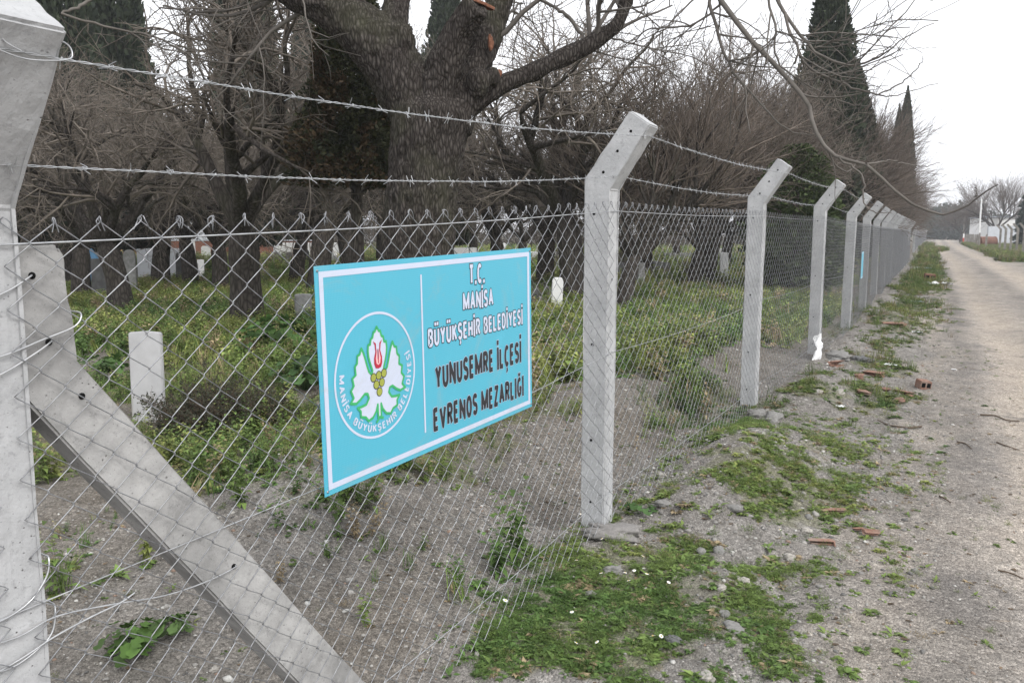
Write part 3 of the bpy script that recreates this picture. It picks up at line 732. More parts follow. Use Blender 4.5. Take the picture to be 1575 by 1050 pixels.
tul = [(0, .08), (-.10, .10), (-.15, .20), (-.15, .33), (-.09, .48), (-.11, .62), (-.17, .72), (-.07, .66), (-.05, .48), (-.03, .30), (0, .22), (.03, .30), (.05, .48), (.07, .66), (.17, .72), (.11, .62), (.09, .48), (.15, .33), (.15, .20), (.10, .10)]
flat('tulip', [[(tx + x * .135, ty + y * .143) for x, y in tul]], .0026, 0, M_sred, emb)
flat('tulip', [[(tx + x * .135, ty + y * .143) for x, y in [(0, .16), (-.07, .20), (-.09, .32), (-.045, .50), (-.03, .32), (0, .24), (.03, .32), (.045, .50), (.09, .32), (.07, .20)]]], .0029, 0, M_spink, emb)
stroke('tulip', [[(tx, ty + .03), (tx, ty + .075)]], .004, .0031, M_sred, emb)
for gx_, gy_ in ((-.20, -.10), (0, -.08), (.20, -.06), (-.10, -.28), (.11, -.26), (.01, -.46)):
    cx, cy = tx + gx_ * .135, ty + gy_ * .143; gr = .0125
    d_ = flat('grape', [[(cx + (gr + .0026) * math.cos(q), cy + (gr + .0026) * math.sin(q)) for q in np.linspace(0, 6.2832, 25)[:-1]]], .0024, 0, M_ink, emb)
    flat('grape_face', [[(cx + gr * math.cos(q), cy + gr * math.sin(q)) for q in np.linspace(0, 6.2832, 25)[:-1]]], .0027, 0, M_solive, emb) if False else None
    bm2 = bmesh.new(); bm2.from_mesh(d_.data); f = bm2.faces.new([bm2.verts.new((cx + gr * math.cos(q), cy + gr * math.sin(q), .0027)) for q in np.linspace(0, 6.2832, 25)[:-1]]); f.material_index = 1; bm2.to_mesh(d_.data); bm2.free(); d_.data.materials.append(M_solive)
# heavy condensed capitals drawn as strokes on a 1-high grid (x to the letter's own width)
def arc_(cx, cy, rx, ry, a0, a1, n=9): return [(cx + rx * math.cos(R_(a)), cy + ry * math.sin(R_(a))) for a in np.linspace(a0, a1, n)]
GL = {
 'T': (.86, [[(0, 1), (1, 1)], [(.5, 1), (.5, 0)]]), 'M': (1.5, [[(0, 0), (0, 1), (.5, .12), (1, 1), (1, 0)]]),
 'C': (.95, [arc_(.5, .5, .5, .5, 48, 312, 16)]), 'A': (1.15, [[(0, 0), (.5, 1), (1, 0)], [(.2, .33), (.8, .33)]]),
 'N': (1.1, [[(0, 0), (0, 1), (1, 0), (1, 1)]]), 'I': (.0, [[(.5, 0), (.5, 1)]]),
 'S': (.88, [arc_(.5, .76, .5, .24, 28, 180, 8) + arc_(.5, .75, .5, .25, 180, 262, 5) + arc_(.5, .25, .5, .25, 82, 0, 6) + arc_(.5, .25, .5, .25, 0, -155, 9)]),
 'B': (.9, [[(0, 0), (0, 1), (.55, 1)] + arc_(.58, .77, .36, .23, 80, -80, 7) + [(.0, .53)], [(.5, .53)] + arc_(.6, .265, .4, .265, 80, -80, 8) + [(0, 0)]]),
 'U': (.95, [[(0, 1), (0, .36)] + arc_(.5, .34, .5, .34, 180, 360, 10) + [(1, .36), (1, 1)]]),
 'Y': (.98, [[(0, 1), (.5, .45), (1, 1)], [(.5, .45), (.5, 0)]]), 'K': (.95, [[(0, 0), (0, 1)], [(.97, 1), (.05, .42)], [(.34, .62), (1, 0)]]),
 'E': (.8, [[(1, 0), (0, 0), (0, 1), (.97, 1)], [(0, .52), (.9, .52)]]), 'H': (.93, [[(0, 0), (0, 1)], [(1, 0), (1, 1)], [(0, .52), (1, .52)]]),
 'R': (.95, [[(0, 0), (0, 1), (.55, 1)] + arc_(.58, .755, .38, .245, 80, -80, 7) + [(.0, .51)], [(.5, .51), (1, 0)]]),
 'L': (.78, [[(0, 1), (0, 0), (1, 0)]]), 'D': (.92, [[(0, 0), (0, 1), (.45, 1)] + arc_(.45, .5, .55, .5, 80, -80, 12) + [(.45, 0), (0, 0)]]),
 'O': (1.02, [arc_(.5, .5, .5, .5, 90, 450, 22)]), 'V': (1.15, [[(0, 1), (.5, 0), (1, 1)]]), 'Z': (.88, [[(.03, 1), (1, 1), (0, 0), (1, 0)]]),
 'G': (1.0, [arc_(.5, .5, .5, .5, 48, 330, 16) + [(.97, .42), (.55, .42)]]), '.': (.0, [[(.5, 0), (.5, .01)]])}
EXTRA = {'İ': ('I', 'dot'), 'Ü': ('U', 'umlaut'), 'Ş': ('S', 'cedilla'), 'Ç': ('C', 'cedilla'), 'Ğ': ('G', 'breve')}
def layout(body, w, gap):
    """strokes of a line, letter cell .47 of the cap height, in cap-height units"""
    x = 0; out = []; sp_ = []
    for ch in body:
        if ch == ' ': x += .34; continue
        base, ex_ = EXTRA.get(ch, (ch, None)); wd, st = GL[base]; cw = wd * .40; y0, y1 = w / 2, 1 - w / 2
        seg = [[(x + w / 2 + px_ * cw, y0 + py_ * (y1 - y0)) for px_, py_ in pl] for pl in st] if base != 'I' and base != '.' else [[(x + w / 2, (0 if q[1] < .5 else 1) if base == 'I' else (.0 if q[1] == 0 else w)) for q in st[0]]]
        cx = x + w / 2 + cw / 2 if base not in 'I.' else x + w / 2
        if ex_ == 'dot': seg.append([(cx, 1.10), (cx, 1.10 + w)])
        if ex_ == 'umlaut': seg += [[(cx - .12, 1.10), (cx - .12, 1.10 + w)], [(cx + .12, 1.10), (cx + .12, 1.10 + w)]]
        if ex_ == 'cedilla': seg.append([(cx, -.02), (cx + .02, -.10), (cx + .05, -.15), (cx - .01, -.20), (cx - .07, -.19)])
        if ex_ == 'breve': seg.append([(cx - .12, 1.20), (cx - .07, 1.10), (cx, 1.08), (cx + .07, 1.10), (cx + .12, 1.20)])
        sp_.append((seg, x, x + cw + w)); x += (cw if base not in 'I.' else 0) + w + gap
    return sp_, x - gap
def letters_bm(glyphs, xf, w, grow, z, thin=.6):
    """glyphs: strokes; xf maps (x,y) to the sheet; w stroke weight in cap units, grow widens every side"""
    bm = bmesh.new(); k = 0
    for seg, _, _ in glyphs:
        for pl in seg:
            short = len(pl) == 5 and abs(pl[0][0] - pl[-1][0]) < .3 and (pl[0][1] < .05 or pl[0][1] > 1.05)
            ww = (w * (.62 if short else 1)) / 2 + grow
            for q in range(len(pl) - 1):
                a = np.array(pl[q]); b_ = np.array(pl[q + 1]); d = b_ - a; L = np.linalg.norm(d)
                if L < 1e-6: continue
                d = d / L; n_ = np.array([-d[1], d[0]]) * ww
                if q == 0: a = a - d * grow
                if q == len(pl) - 2: b_ = b_ + d * grow
                k += 1; zz = z + .000008 * (k % 9)
                fv = [bm.verts.new((*xf(*p), zz)) for p in (a - n_, b_ - n_, b_ + n_, a + n_)]; bm.faces.new(fv)
            for q in range(1, len(pl) - 1):
                k += 1; zz = z + .00008 + .000008 * (k % 9); c_ = pl[q]
                bm.faces.new([bm.verts.new((*xf(c_[0] + ww * math.cos(h_), c_[1] + ww * math.sin(h_)), zz)) for h_ in np.linspace(0, 2 * math.pi, 13)[:-1]])
    for f in bm.faces:
        f.normal_update()
        if f.normal.z < 0: f.normal_flip()
    return bm
k_ = .9326
for body, x0, x1, yb, cap, inv_ in [('T.C.', .180, .300, .244, .083, 0), ('MANİSA', .130, .368, .1415, .074, 0), ('BÜYÜKŞEHİR BELEDİYESİ', -.118, .626, .030, .071, 0), ('YUNUSEMRE İLÇESİ', -.078, .610, -.143, .099, 1), ('EVRENOS MEZARLIĞI', -.098, .630, -.303, .095, 1)]:
    w_ = .185 if not inv_ else .215
    gl, tw = layout(body, w_, .10 if not inv_ else .075)
    sx = (x1 - x0) * k_ / tw; sy = cap * k_
    xf = lambda x, y: (x0 * k_ + x * sx, yb * k_ + y * sy)
    g = bmo('lettering', letters_bm(gl, xf, w_, .05 if not inv_ else .02, .0010), M_ink if not inv_ else M_sw, sign)
    bmo('letter_face', letters_bm(gl, xf, w_, .0, .00128), M_sw if not inv_ else M_ink, g)
gl, tw = layout('MANİSA BÜYÜKŞEHİR BELEDİYESİ', .17, .14); cap = .0245; rad = .172
a0, a1 = R_(170), R_(378); bm = bmesh.new(); sc_ = rad * (a1 - a0) / tw
for seg, xa, xb in gl:
    ang = a0 + (a1 - a0) * (xa + xb) / 2 / tw; ca, sa = math.cos(ang + math.pi / 2), math.sin(ang + math.pi / 2)
    def xf(x, y, ang=ang, ca=ca, sa=sa, xa=xa, xb=xb):
        u = (x - (xa + xb) / 2) * sc_ * .98; v_ = (y - .5) * cap
        return ECX + rad * math.cos(ang) + u * ca - v_ * sa, ECY + rad * math.sin(ang) + u * sa + v_ * ca
    b2 = letters_bm([(seg, xa, xb)], xf, .17, 0, .0012); tmp = bpy.data.meshes.new('t'); b2.to_mesh(tmp); b2.free(); bm.from_mesh(tmp); bpy.data.meshes.remove(tmp)
bmo('arc_lettering', bm, M_sw, emb)
for cx, cy in ((-W2 + .012, H2 - .014), (W2 - .012, H2 - .014), (-W2 + .012, -H2 + .014), (W2 - .012, -H2 + .014)):
    P = line([(cx, cy, -.004), (cx, cy, .003)], 2); V, Q = tubes([P], [[.004, .0035]], 8); mk('rivet', V, [Q, np.arange(8)[None] + 8], M_wire, sign)
# two narrow sign boards seen edge-on further along the fence
s2 = empty('small_sign', (float(FX(16.1)) + .11, 16.1, 1.02)); s2.rotation_euler = sign.rotation_euler
box('sign_plate', -.15, .15, -.24, .24, -.002, 0, M_turq, s2, 0); flat('white_border', [rect(-.14, -.23, .14, -.215), rect(-.14, .215, .14, .23), rect(-.14, -.215, -.125, .215), rect(.125, -.215, .14, .215)], .001, 0, M_sw, s2)
tag(s2, 'pale green-blue sign seen almost edge-on further down the fence', 'sign')

# ------------------------------------------------------------------ bare trees
def grow(P, Rr, n, L, ang, t0, t1, rmax, steps, wig, trop, rng_, rend=.003, taper=.75, up=0.0):
    """children of every polyline of P: n each, placed between t0 and t1 along it"""
    M, K, _ = P.shape
    t = rng_.uniform(t0, t1, (M, n)); t = np.sort(t, 1); fi = t * (K - 1); i0 = np.minimum(fi.astype(int), K - 2); fr = fi - i0
    m = np.arange(M)[:, None]
    p0 = P[m, i0] * (1 - fr[..., None]) + P[m, i0 + 1] * fr[..., None]; T = P[m, i0 + 1] - P[m, i0]; T /= np.linalg.norm(T, axis=-1, keepdims=True) + 1e-9
    pr = Rr[m, i0] * (1 - fr) + Rr[m, i0 + 1] * fr
    u = rng_.normal(size=(M, n, 3)); u -= (u * T).sum(-1, keepdims=True) * T; u /= np.linalg.norm(u, axis=-1, keepdims=True) + 1e-9
    a = R_(1) * rng_.uniform(ang[0], ang[1], (M, n))[..., None]
    d = np.cos(a) * T + np.sin(a) * u; d[..., 2] += up; d /= np.linalg.norm(d, axis=-1, keepdims=True)
    d = d.reshape(-1, 3); p = p0.reshape(-1, 3); le = (L * rng_.uniform(.55, 1.15, (M, n)) * (1.1 - .45 * t)).reshape(-1)
    r0 = np.minimum(rmax * rng_.uniform(.7, 1.1, M * n), pr.reshape(-1) * taper)
    out = [p]; 
    for k in range(steps - 1):
        d = d + wig * rng_.normal(size=d.shape); d[:, 2] += trop; d /= np.linalg.norm(d, axis=1, keepdims=True)
        p = p + d * (le / (steps - 1))[:, None]; out.append(p)
    P2 = np.stack(out, 1); s_ = np.linspace(0, 1, steps)[None, :]
    R2 = r0[:, None] * (1 - s_) + np.minimum(rend, r0)[:, None] * s_
    return P2, R2
def rough_trunk(pts, rad, n, sides, seed, amp=.06):
    P = line(pts, n); Rr = np.interp(np.linspace(0, 1, n), np.linspace(0, 1, len(rad)), rad)
    V, Q = tubes([P], [Rr], sides); V = V.reshape(n, sides, 3)
    th = np.arange(sides) / sides * 6.2832; zz = np.arange(n)[:, None] * .35
    k = 1 + amp * 2 * fbm(np.cos(th)[None] * 1.7 + zz * .25 + seed, np.sin(th)[None] * 1.7 + zz * .25, seed, 3) + amp * np.cos(th * 3 + seed)[None] * .4
    V = P[:, None] + (V - P[:, None]) * k[..., None]
    return V.reshape(-1, 3), Q, P, Rr
def fruit_tree(seed, h_fork=1.5, r=.24, spread=1.0, dense=1.0, up=.25, whippy=False, twm=None, droop=-.02):
    g = np.random.default_rng(seed); A = Acc(); T_ = Acc()
    lean = g.normal(size=2) * .12
    pts = [(0, 0, -.2), (lean[0] * .3, lean[1] * .3, h_fork * .45), (lean[0], lean[1], h_fork)]
    V, Q, P, Rr = rough_trunk(pts, [r * 1.45, r * 1.12, r, r * .98, r * .35], 14, 14, seed); T_.add(V, Q)
    nl = 5 if not whippy else 6
    limbs = []; rl = []
    for k in range(nl):
        a = k * 6.283 / nl + g.uniform(-.4, .4); e = R_(g.uniform(38, 66)); l = g.uniform(1.5, 2.3) * spread
        d = np.array([math.cos(a) * math.cos(e), math.sin(a) * math.cos(e), math.sin(e)]); p = np.array([lean[0], lean[1], h_fork - .18]); q = [p]
        for j in range(7):
            d = d + g.normal(size=3) * .13; d[2] += .03; d /= np.linalg.norm(d); p = p + d * l / 7; q.append(p)
        limbs.append(q); rl.append(np.linspace(r * g.uniform(.42, .58), r * .22, 8))
    L1 = np.array(limbs); R1 = np.array(rl); Rd = R1.copy(); Rd[:, -1] = .004; V, Q = tubes(L1, Rd, 8); T_.add(V, Q)
    if not whippy:
        L2, R2 = grow(L1, R1, 5, 1.7 * spread, (25, 65), .3, 1, r * .28, 8, .16, .02, g, .012, .8, up)
        L3, R3 = grow(L2, R2, int(6 * dense), 1.15 * spread, (30, 75), .15, 1, .027, 7, .18, droop, g, .007, .8, up * .4)
        L4, R4 = grow(L3, R3, int(6 * dense), .75 * spread, (25, 80), .1, 1, .0125, 6, .17, droop, g, .004, .8, up * .3)
        L5, R5 = grow(L4, R4, 4, .38 * spread, (25, 75), .1, 1, .0045, 4, .14, .0, g, .0022, .8, .1)
    else:
        L2, R2 = grow(L1, R1, 6, 1.6 * spread, (15, 60), .3, 1, r * .28, 7, .10, .05, g, .014, .8, up)
        L3, R3 = grow(L2, R2, int(7 * dense), 1.9 * spread, (12, 50), .1, 1, .02, 7, .07, .01, g, .006, .8, up * .4)
        L4, R4 = grow(L3, R3, int(7 * dense), 1.1 * spread, (12, 45), .1, 1, .009, 5, .07, .02, g, .003, .8, up * .3)
        L5, R5 = grow(L4, R4, 3, .5 * spread, (15, 45), .1, 1, .004, 4, .07, .0, g, .002, .8, .1)
    V, Q = tubes(L2, R2, 6); T_.add(V, Q)
    for L, R2_, sd in ((L3, R3, 4), (L4, R4, 3), (L5, R5, 3)):
        V, Q = tubes(L, R2_, sd); A.add(V, Q)
    root = empty('bare_tree', (0, 0, 0)); T_.make('trunk', M_bark2, root, True); A.make('crown', twm or M_twig, root, True)
    note_kids(root); return root
TV = [fruit_tree(101, 1.45, .20, 1.15, .84), fruit_tree(102, 1.3, .18, 1.05, .84), fruit_tree(103, 1.6, .21, 1.25, .84, .15), fruit_tree(104, 1.2, .165, 1.0, .84)]
WV = [fruit_tree(201, 1.1, .15, 1.1, .86, .25, True, M_twigr), fruit_tree(202, 1.2, .16, 1.15, .86, .18, True, M_twigr)]
used = set()
def place_tree(src, x, y, sc, rz, label, group, name='bare_tree', szf=1.0):
    z = hz(x, y) - .02
    if src.name in used: o = copy_tree(src)
    else: o = src; used.add(src.name)
    o.location = (x, y, z); o.rotation_euler = (0, 0, rz); o.scale = (sc, sc, sc * szf); tag(o, label, 'tree', group); return o
for src, px, depth, sc, rz, lab in [
    (TV[0], 375, 13.5, 1.22, 1.1, 'stout bare tree with forked limbs left of the turquoise sign, its trunk dark and short'),
    (TV[1], 182, 15.5, 1.15, 2.3, 'bare spreading tree whose trunk rises behind the white headstone at left'),
    (TV[3], 118, 19, 1.2, .4, 'slimmer bare tree just right of the nearest concrete post, behind the speckled gravestone'),
    (TV[2], 884, 17.5, 1.25, 4.0, 'leaning two-limbed bare tree directly left of the second concrete post'),
    (TV[3], 838, 20.5, 1.3, 5.2, 'upright bare tree rising beyond the top right corner of the turquoise sign'),
    (TV[0], 1085, 23, 1.35, 2.6, 'thick-trunked bare tree between the second and third concrete posts'),
    (TV[1], 995, 27, 1.2, 3.6, 'thinner bare tree just right of the second concrete post, behind the rubble heap'),
    (TV[2], 1178, 25, 1.1, .9, 'bare tree standing behind the third concrete post'),
    (TV[1], 452, 24, 1.15, 5.5, 'bare tree with a narrow trunk left of the big furrowed tree'),
    (TV[2], 40, 22, 1.2, 1.9, 'bare tree half hidden behind the nearest concrete post'),
    (TV[3], 290, 23, 1.25, 2.9, 'bare tree above the low grave walls at left'),
    (TV[0], 535, 28, 1.1, .2, 'bare tree close beside the left side of the big furrowed trunk, well behind it'),
    (TV[1], 770, 24, 1.2, 1.4, 'bare tree over the top edge of the turquoise sign, right of the big tree')]:
    p = at(px, 358, depth); place_tree(src, p[0], p[1], sc, rz, lab, 'bare trees of the cemetery')
g = random.Random(5)
for k in range(25):
    px = -140 + 1330 * ((k * .618034) % 1); depth = g.uniform(30, 62)
    p = at(px, 358, depth); place_tree(TV[g.randrange(4)], p[0], p[1], g.uniform(1.1, 1.5), g.uniform(0, 6.28), 'bare tree in the thicket at the back of the cemetery', 'bare trees at the back')
for k in range(5):
    p = at(-60 + 640 * ((k * .618034) % 1), 358, g.uniform(20, 38)); place_tree(TV[g.randrange(4)], p[0], p[1], g.uniform(1.15, 1.45), g.uniform(0, 6.28), 'bare tree in the thicket at the back of the cemetery', 'bare trees at the back')
y = 15.5; k = 0
RL = ['long-twigged bare tree nearest the camera in the row along the fence', 'second long-twigged bare tree of the row along the inside of the fence', 'third long-twigged bare tree of the row along the inside of the fence']
while y < 135:
    x = float(FX(y)) - (2.7 if y > 24 else 4.2) - g.uniform(0, .8); sc = g.uniform(1.2, 1.5) * (1.0 if y > 24 else .8)
    place_tree(WV[k % 2], x, y, sc, g.uniform(0, 6.28), RL[k] if k < 3 else 'bare twiggy tree of the receding row along the inside of the fence', 'row of bare trees along the fence'); y += g.uniform(4.6, 6.2); k += 1
for px, depth, sc, lab in ((1527, 125, 2.1, 'bare tree beyond the white building, right of the track'), (1478, 150, 1.5, 'bare tree at the far end of the track')):
    p = at(px, 358, depth); place_tree(WV[0], p[0], p[1], sc, 1, lab, 'bare trees beyond the track')

# ------------------------------------------------------------------ the big furrowed tree
D0 = 9.0
def ap(px, py, d=D0): return at(px, py, d)
base = ap(638, 575); bz = hz(base[0], base[1]); base[2] = bz
BT = empty('big_tree', base); tag(BT, 'big old tree with deeply furrowed bark and sawn limbs rising behind the turquoise sign', 'tree')
tr_pts = [np.array([base[0], base[1], bz - .3]), ap(639, 520), ap(640, 460), ap(642, 400), ap(646, 330), ap(652, 270), ap(659, 210), ap(664, 172), ap(664, 150)]
tr_rad = [.68, .50, .435, .395, .375, .38, .40, .41, .25]
limbs = [([(645, 185), (622, 135), (594, 88), (562, 52), (522, 22), (465, -8), (380, -50), (280, -110)], [.27, .30, .31, .29, .24, .20, .16, .10], 0),
         ([(600, 75), (606, 30), (612, 0), (612, -90), (620, -200)], [.17, .15, .135, .12, .08], .25),
         ([(662, 180), (678, 122), (696, 72), (716, 34), (735, 8)], [.24, .21, .175, .155, .15], -.15),
         ([(695, 195), (718, 140), (735, 95), (752, 50), (776, -20), (806, -120), (840, -260)], [.22, .18, .15, .145, .13, .12, .08], .2),
         ([(685, 190), (730, 155), (775, 130), (820, 112), (870, 87), (915, 62), (948, 38), (962, 8), (975, -40), (1010, -110)], [.20, .135, .10, .092, .088, .085, .08, .07, .055, .045], .1)]
A = Acc(); V, Q = tubes([line(tr_pts, 40)], [np.interp(np.linspace(0, 1, 40), np.linspace(0, 1, 9), tr_rad)], 28); A.add(V, Q)
A.add([], np.zeros((0, 4), int)) if False else None
caps = []
def capf(V0, sides, n): return np.arange(sides)[None] + (n - 1) * sides, np.arange(sides)[None][:, ::-1]
LP = []
bmj = bmesh.new()
def add_closed(P, Rr, sides):
    V, Q = tubes([P], [Rr], sides); vs = [bmj.verts.new(v) for v in V]
    for q in Q: bmj.faces.new([vs[i] for i in q])
    n = len(P); bmj.faces.new(vs[:sides][::-1]); bmj.faces.new(vs[(n - 1) * sides:])
add_closed(line(tr_pts, 40), np.interp(np.linspace(0, 1, 40), np.linspace(0, 1, 9), tr_rad), 28)
for pts, rad, dd in limbs:
    n = 30; P = line([ap(a, b_, D0 + dd * (i / len(pts)) * 3) for i, (a, b_) in enumerate(pts)], n); Rr = np.interp(np.linspace(0, 1, n), np.linspace(0, 1, len(rad)), rad)
    LP.append((P, Rr)); add_closed(P, Rr, 16)
# knots and bulges where limbs leave the trunk
for px, py, r_ in ((735, 128, .12), (615, 62, .15), (560, 95, .08), (758, 118, .07)):
    m4 = Matrix.Translation(Vector(ap(px, py, D0 - .12))) @ Matrix.Diagonal((r_, r_, r_ * 1.3, 1)); bmesh.ops.create_icosphere(bmj, subdivisions=3, radius=1, matrix=m4)
bmesh.ops.recalc_face_normals(bmj, faces=bmj.faces[:])
tmp = bmo('t', bmj, M_bark); md = tmp.modifiers.new('r', 'REMESH'); md.mode = 'VOXEL'; md.voxel_size = .02; ms_ = tmp.modifiers.new('s', 'SMOOTH'); ms_.factor = .6; ms_.iterations = 8
bpy.context.view_layer.update(); me = bpy.data.meshes.new_from_object(tmp.evaluated_get(bpy.context.evaluated_depsgraph_get())); bpy.data.objects.remove(tmp)
n = len(me.vertices); C_ = np.empty(n * 3, np.float32); me.vertices.foreach_get('co', C_); C_ = C_.reshape(-1, 3).astype(float); NN = np.empty(n * 3, np.float32); me.vertices.foreach_get('normal', NN); NN = NN.reshape(-1, 3)
th = np.arctan2(C_[:, 1] - base[1], C_[:, 0] - base[0]); uu = th * .42
rid = lambda x, y, s: 1 - 2 * np.abs(fbm(x, y, s, 3)) * 2
dsp = .036 * (rid(uu * 15 + .6 * fbm(uu * 3, C_[:, 2] * 3, 93, 2), C_[:, 2] * 4.2, 91) - .55) + .05 * fbm(uu * 3, C_[:, 2] * 2, 95, 3)
C_ += NN * (dsp * np.clip(1.0, 0, 1))[:, None]; C_ -= base
me.vertices.foreach_set('co', C_.astype(np.float32).ravel()); me.materials.clear(); me.materials.append(M_bark)
me.polygons.foreach_set('use_smooth', np.ones(len(me.polygons), bool)); me.update()
o = bpy.data.objects.new('trunk', me); COL.objects.link(o); o.parent = BT
# sawn ends
def cut_disc(px, py, d, r_, nrm, sq=1.0, vert=0):
    c = ap(px, py, d) - base; nrm = Vector(nrm).normalized(); q = nrm.to_track_quat('Z', 'X' if vert else 'Y'); V = []; K = 22
    for j, (rr, hh) in enumerate(((1.0, -.02), (1.0, .006), (.8, .012), (.01, .010))):
        for i in range(K):
            a = i / K * 6.2832; w_ = 1 + .1 * math.sin(3 * a) + .06 * math.sin(7 * a)
            V.append(q @ Vector((rr * r_ * w_ * math.cos(a), rr * r_ * sq * w_ * math.sin(a), hh)) + Vector(c))
    Q = [(j * K + i, j * K + (i + 1) % K, (j + 1) * K + (i + 1) % K, (j + 1) * K + i) for j in range(3) for i in range(K)]
    mk('sawn_end', np.array([v[:] for v in V]), np.array(Q), M_cut, BT, True)
toC = CAM - base; tc = toC / np.linalg.norm(toC)
cut_disc(737, 5, D0 - .15, .155, (.35, .1, 1), 1); cut_disc(755, 66, D0 - .02, .085, tc + np.array([.3, .2, 0]), .34, 1); cut_disc(766, 113, D0 - .10, .046, tc + np.array([.5, 0, -.1]), 1)
# boughs and twigs above and over the fence
ov = [([(1010, -110), (1050, -75), (1085, -35), (1112, 5), (1150, 58), (1198, 108), (1236, 150), (1250, 180), (1262, 215), (1288, 243), (1330, 252), (1368, 285), (1410, 316), (1448, 328), (1480, 320), (1508, 302), (1534, 285)], .055, .010, 8.6, 7.0),
      ([(1288, 243), (1318, 262), (1330, 285), (1328, 310), (1345, 325), (1370, 329)], .018, .006, 7.35, 7.2),
      ([(1330, 252), (1370, 248), (1410, 255), (1445, 252)], .014, .005, 7.3, 7.4),
      ([(1500, 303), (1502, 292), (1500, 285)], .007, .004, 7.02, 7.0),
      ([(1085, -35), (1095, 20), (1120, 95), (1170, 160), (1215, 200), (1260, 210)], .035, .008, 8.4, 8.2),
      ([(1050, -75), (1160, -50), (1205, 20), (1250, 75), (1300, 100), (1345, 92), (1385, 62), (1436, 37)], .04, .006, 8.5, 7.6),
      ([(1205, 20), (1240, 100), (1300, 130), (1350, 146), (1375, 146), (1442, 130)], .025, .005, 8.2, 7.6),
      ([(1160, -50), (1190, 30), (1195, 90), (1240, 130), (1310, 160), (1330, 155)], .025, .006, 8.3, 8.0),
      ([(1112, 5), (1060, 40), (1000, 45), (960, 70), (905, 90)], .022, .006, 8.5, 9.0),
      ([(905, 68), (872, 25), (842, 5), (800, -20)], .04, .025, 9.2, 9.4), ([(930, 55), (1000, 75), (1070, 90), (1140, 130)], .02, .006, 9.3, 8.9),
      ([(430, -15), (400, 10), (340, 25), (250, 10)], .05, .02, 9.0, 9.6), ([(95, 22), (180, 45), (250, 62), (300, 95), (340, 160), (400, 215)], .024, .008, 8.4, 8.9), ([(300, -70), (200, -40), (140, 0), (95, 22)], .05, .024, 9.0, 8.4),
      ([(1340, 92), (1370, 72), (1383, 52)], .012, .004, 7.8, 7.7), ([(1300, 100), (1340, 75), (1380, 10)], .012, .004, 7.9, 7.7), ([(1350, 146), (1395, 122), (1415, 100), (1420, 88)], .014, .004, 7.8, 7.5), ([(1250, 75), (1300, 60), (1360, 72), (1440, 75)], .014, .004, 8.0, 7.8)]
A = Acc(); sec = []
for pts, r0, r1, d0, d1 in ov:
    n = 28; P = line([ap(a, b_, d0 + (d1 - d0) * i / (len(pts) - 1)) for i, (a, b_) in enumerate(pts)], n) - base
    P += .012 * np.random.default_rng(3).normal(size=P.shape) * .5; Rr = np.linspace(r0, r1, n) * .56; V, Q = tubes([P], [Rr], 7); A.add(V, Q); sec.append((P, Rr))
sP = np.array([a for a, _ in sec]); sR = np.array([b_ for _, b_ in sec]); gq = np.random.default_rng(17)
sel = [0, 4, 5, 6, 7, 8, 10, 11, 12, 17]
L3, R3 = grow(sP[sel], sR[sel], 6, .9, (25, 65), .05, .62, .012, 8, .12, .01, gq, .004, .8, .1)
L4, R4 = grow(L3, R3, 4, .45, (25, 65), .1, 1, .006, 6, .12, .0, gq, .003, .8, .1)
lp = np.array([line(P, 28) for P, _ in LP]) - base; lr = np.array([np.interp(np.linspace(0, 1, 28), np.linspace(0, 1, 30), r_) for _, r_ in LP])
L5, R5 = grow(lp[[0, 1, 3, 4]], lr[[0, 1, 3, 4]], 9, 2.4, (35, 75), .42, 1, .035, 9, .14, .02, gq, .008, .6, .2)
L6, R6 = grow(L5, R5, 6, 1.2, (30, 70), .15, 1, .014, 7, .15, 0, gq, .004, .8, .1)
L7, R7 = grow(L6, R6, 5, .6, (30, 70), .15, 1, .006, 5, .15, 0, gq, .003, .8, .1)
for L, R2_, sd in ((L3, R3, 4), (L4, R4, 3), (L5, R5, 5), (L6, R6, 4), (L7, R7, 3)):
    V, Q = tubes(L, R2_, sd); A.add(V, Q)
A.make('crown', M_limb, BT, True)

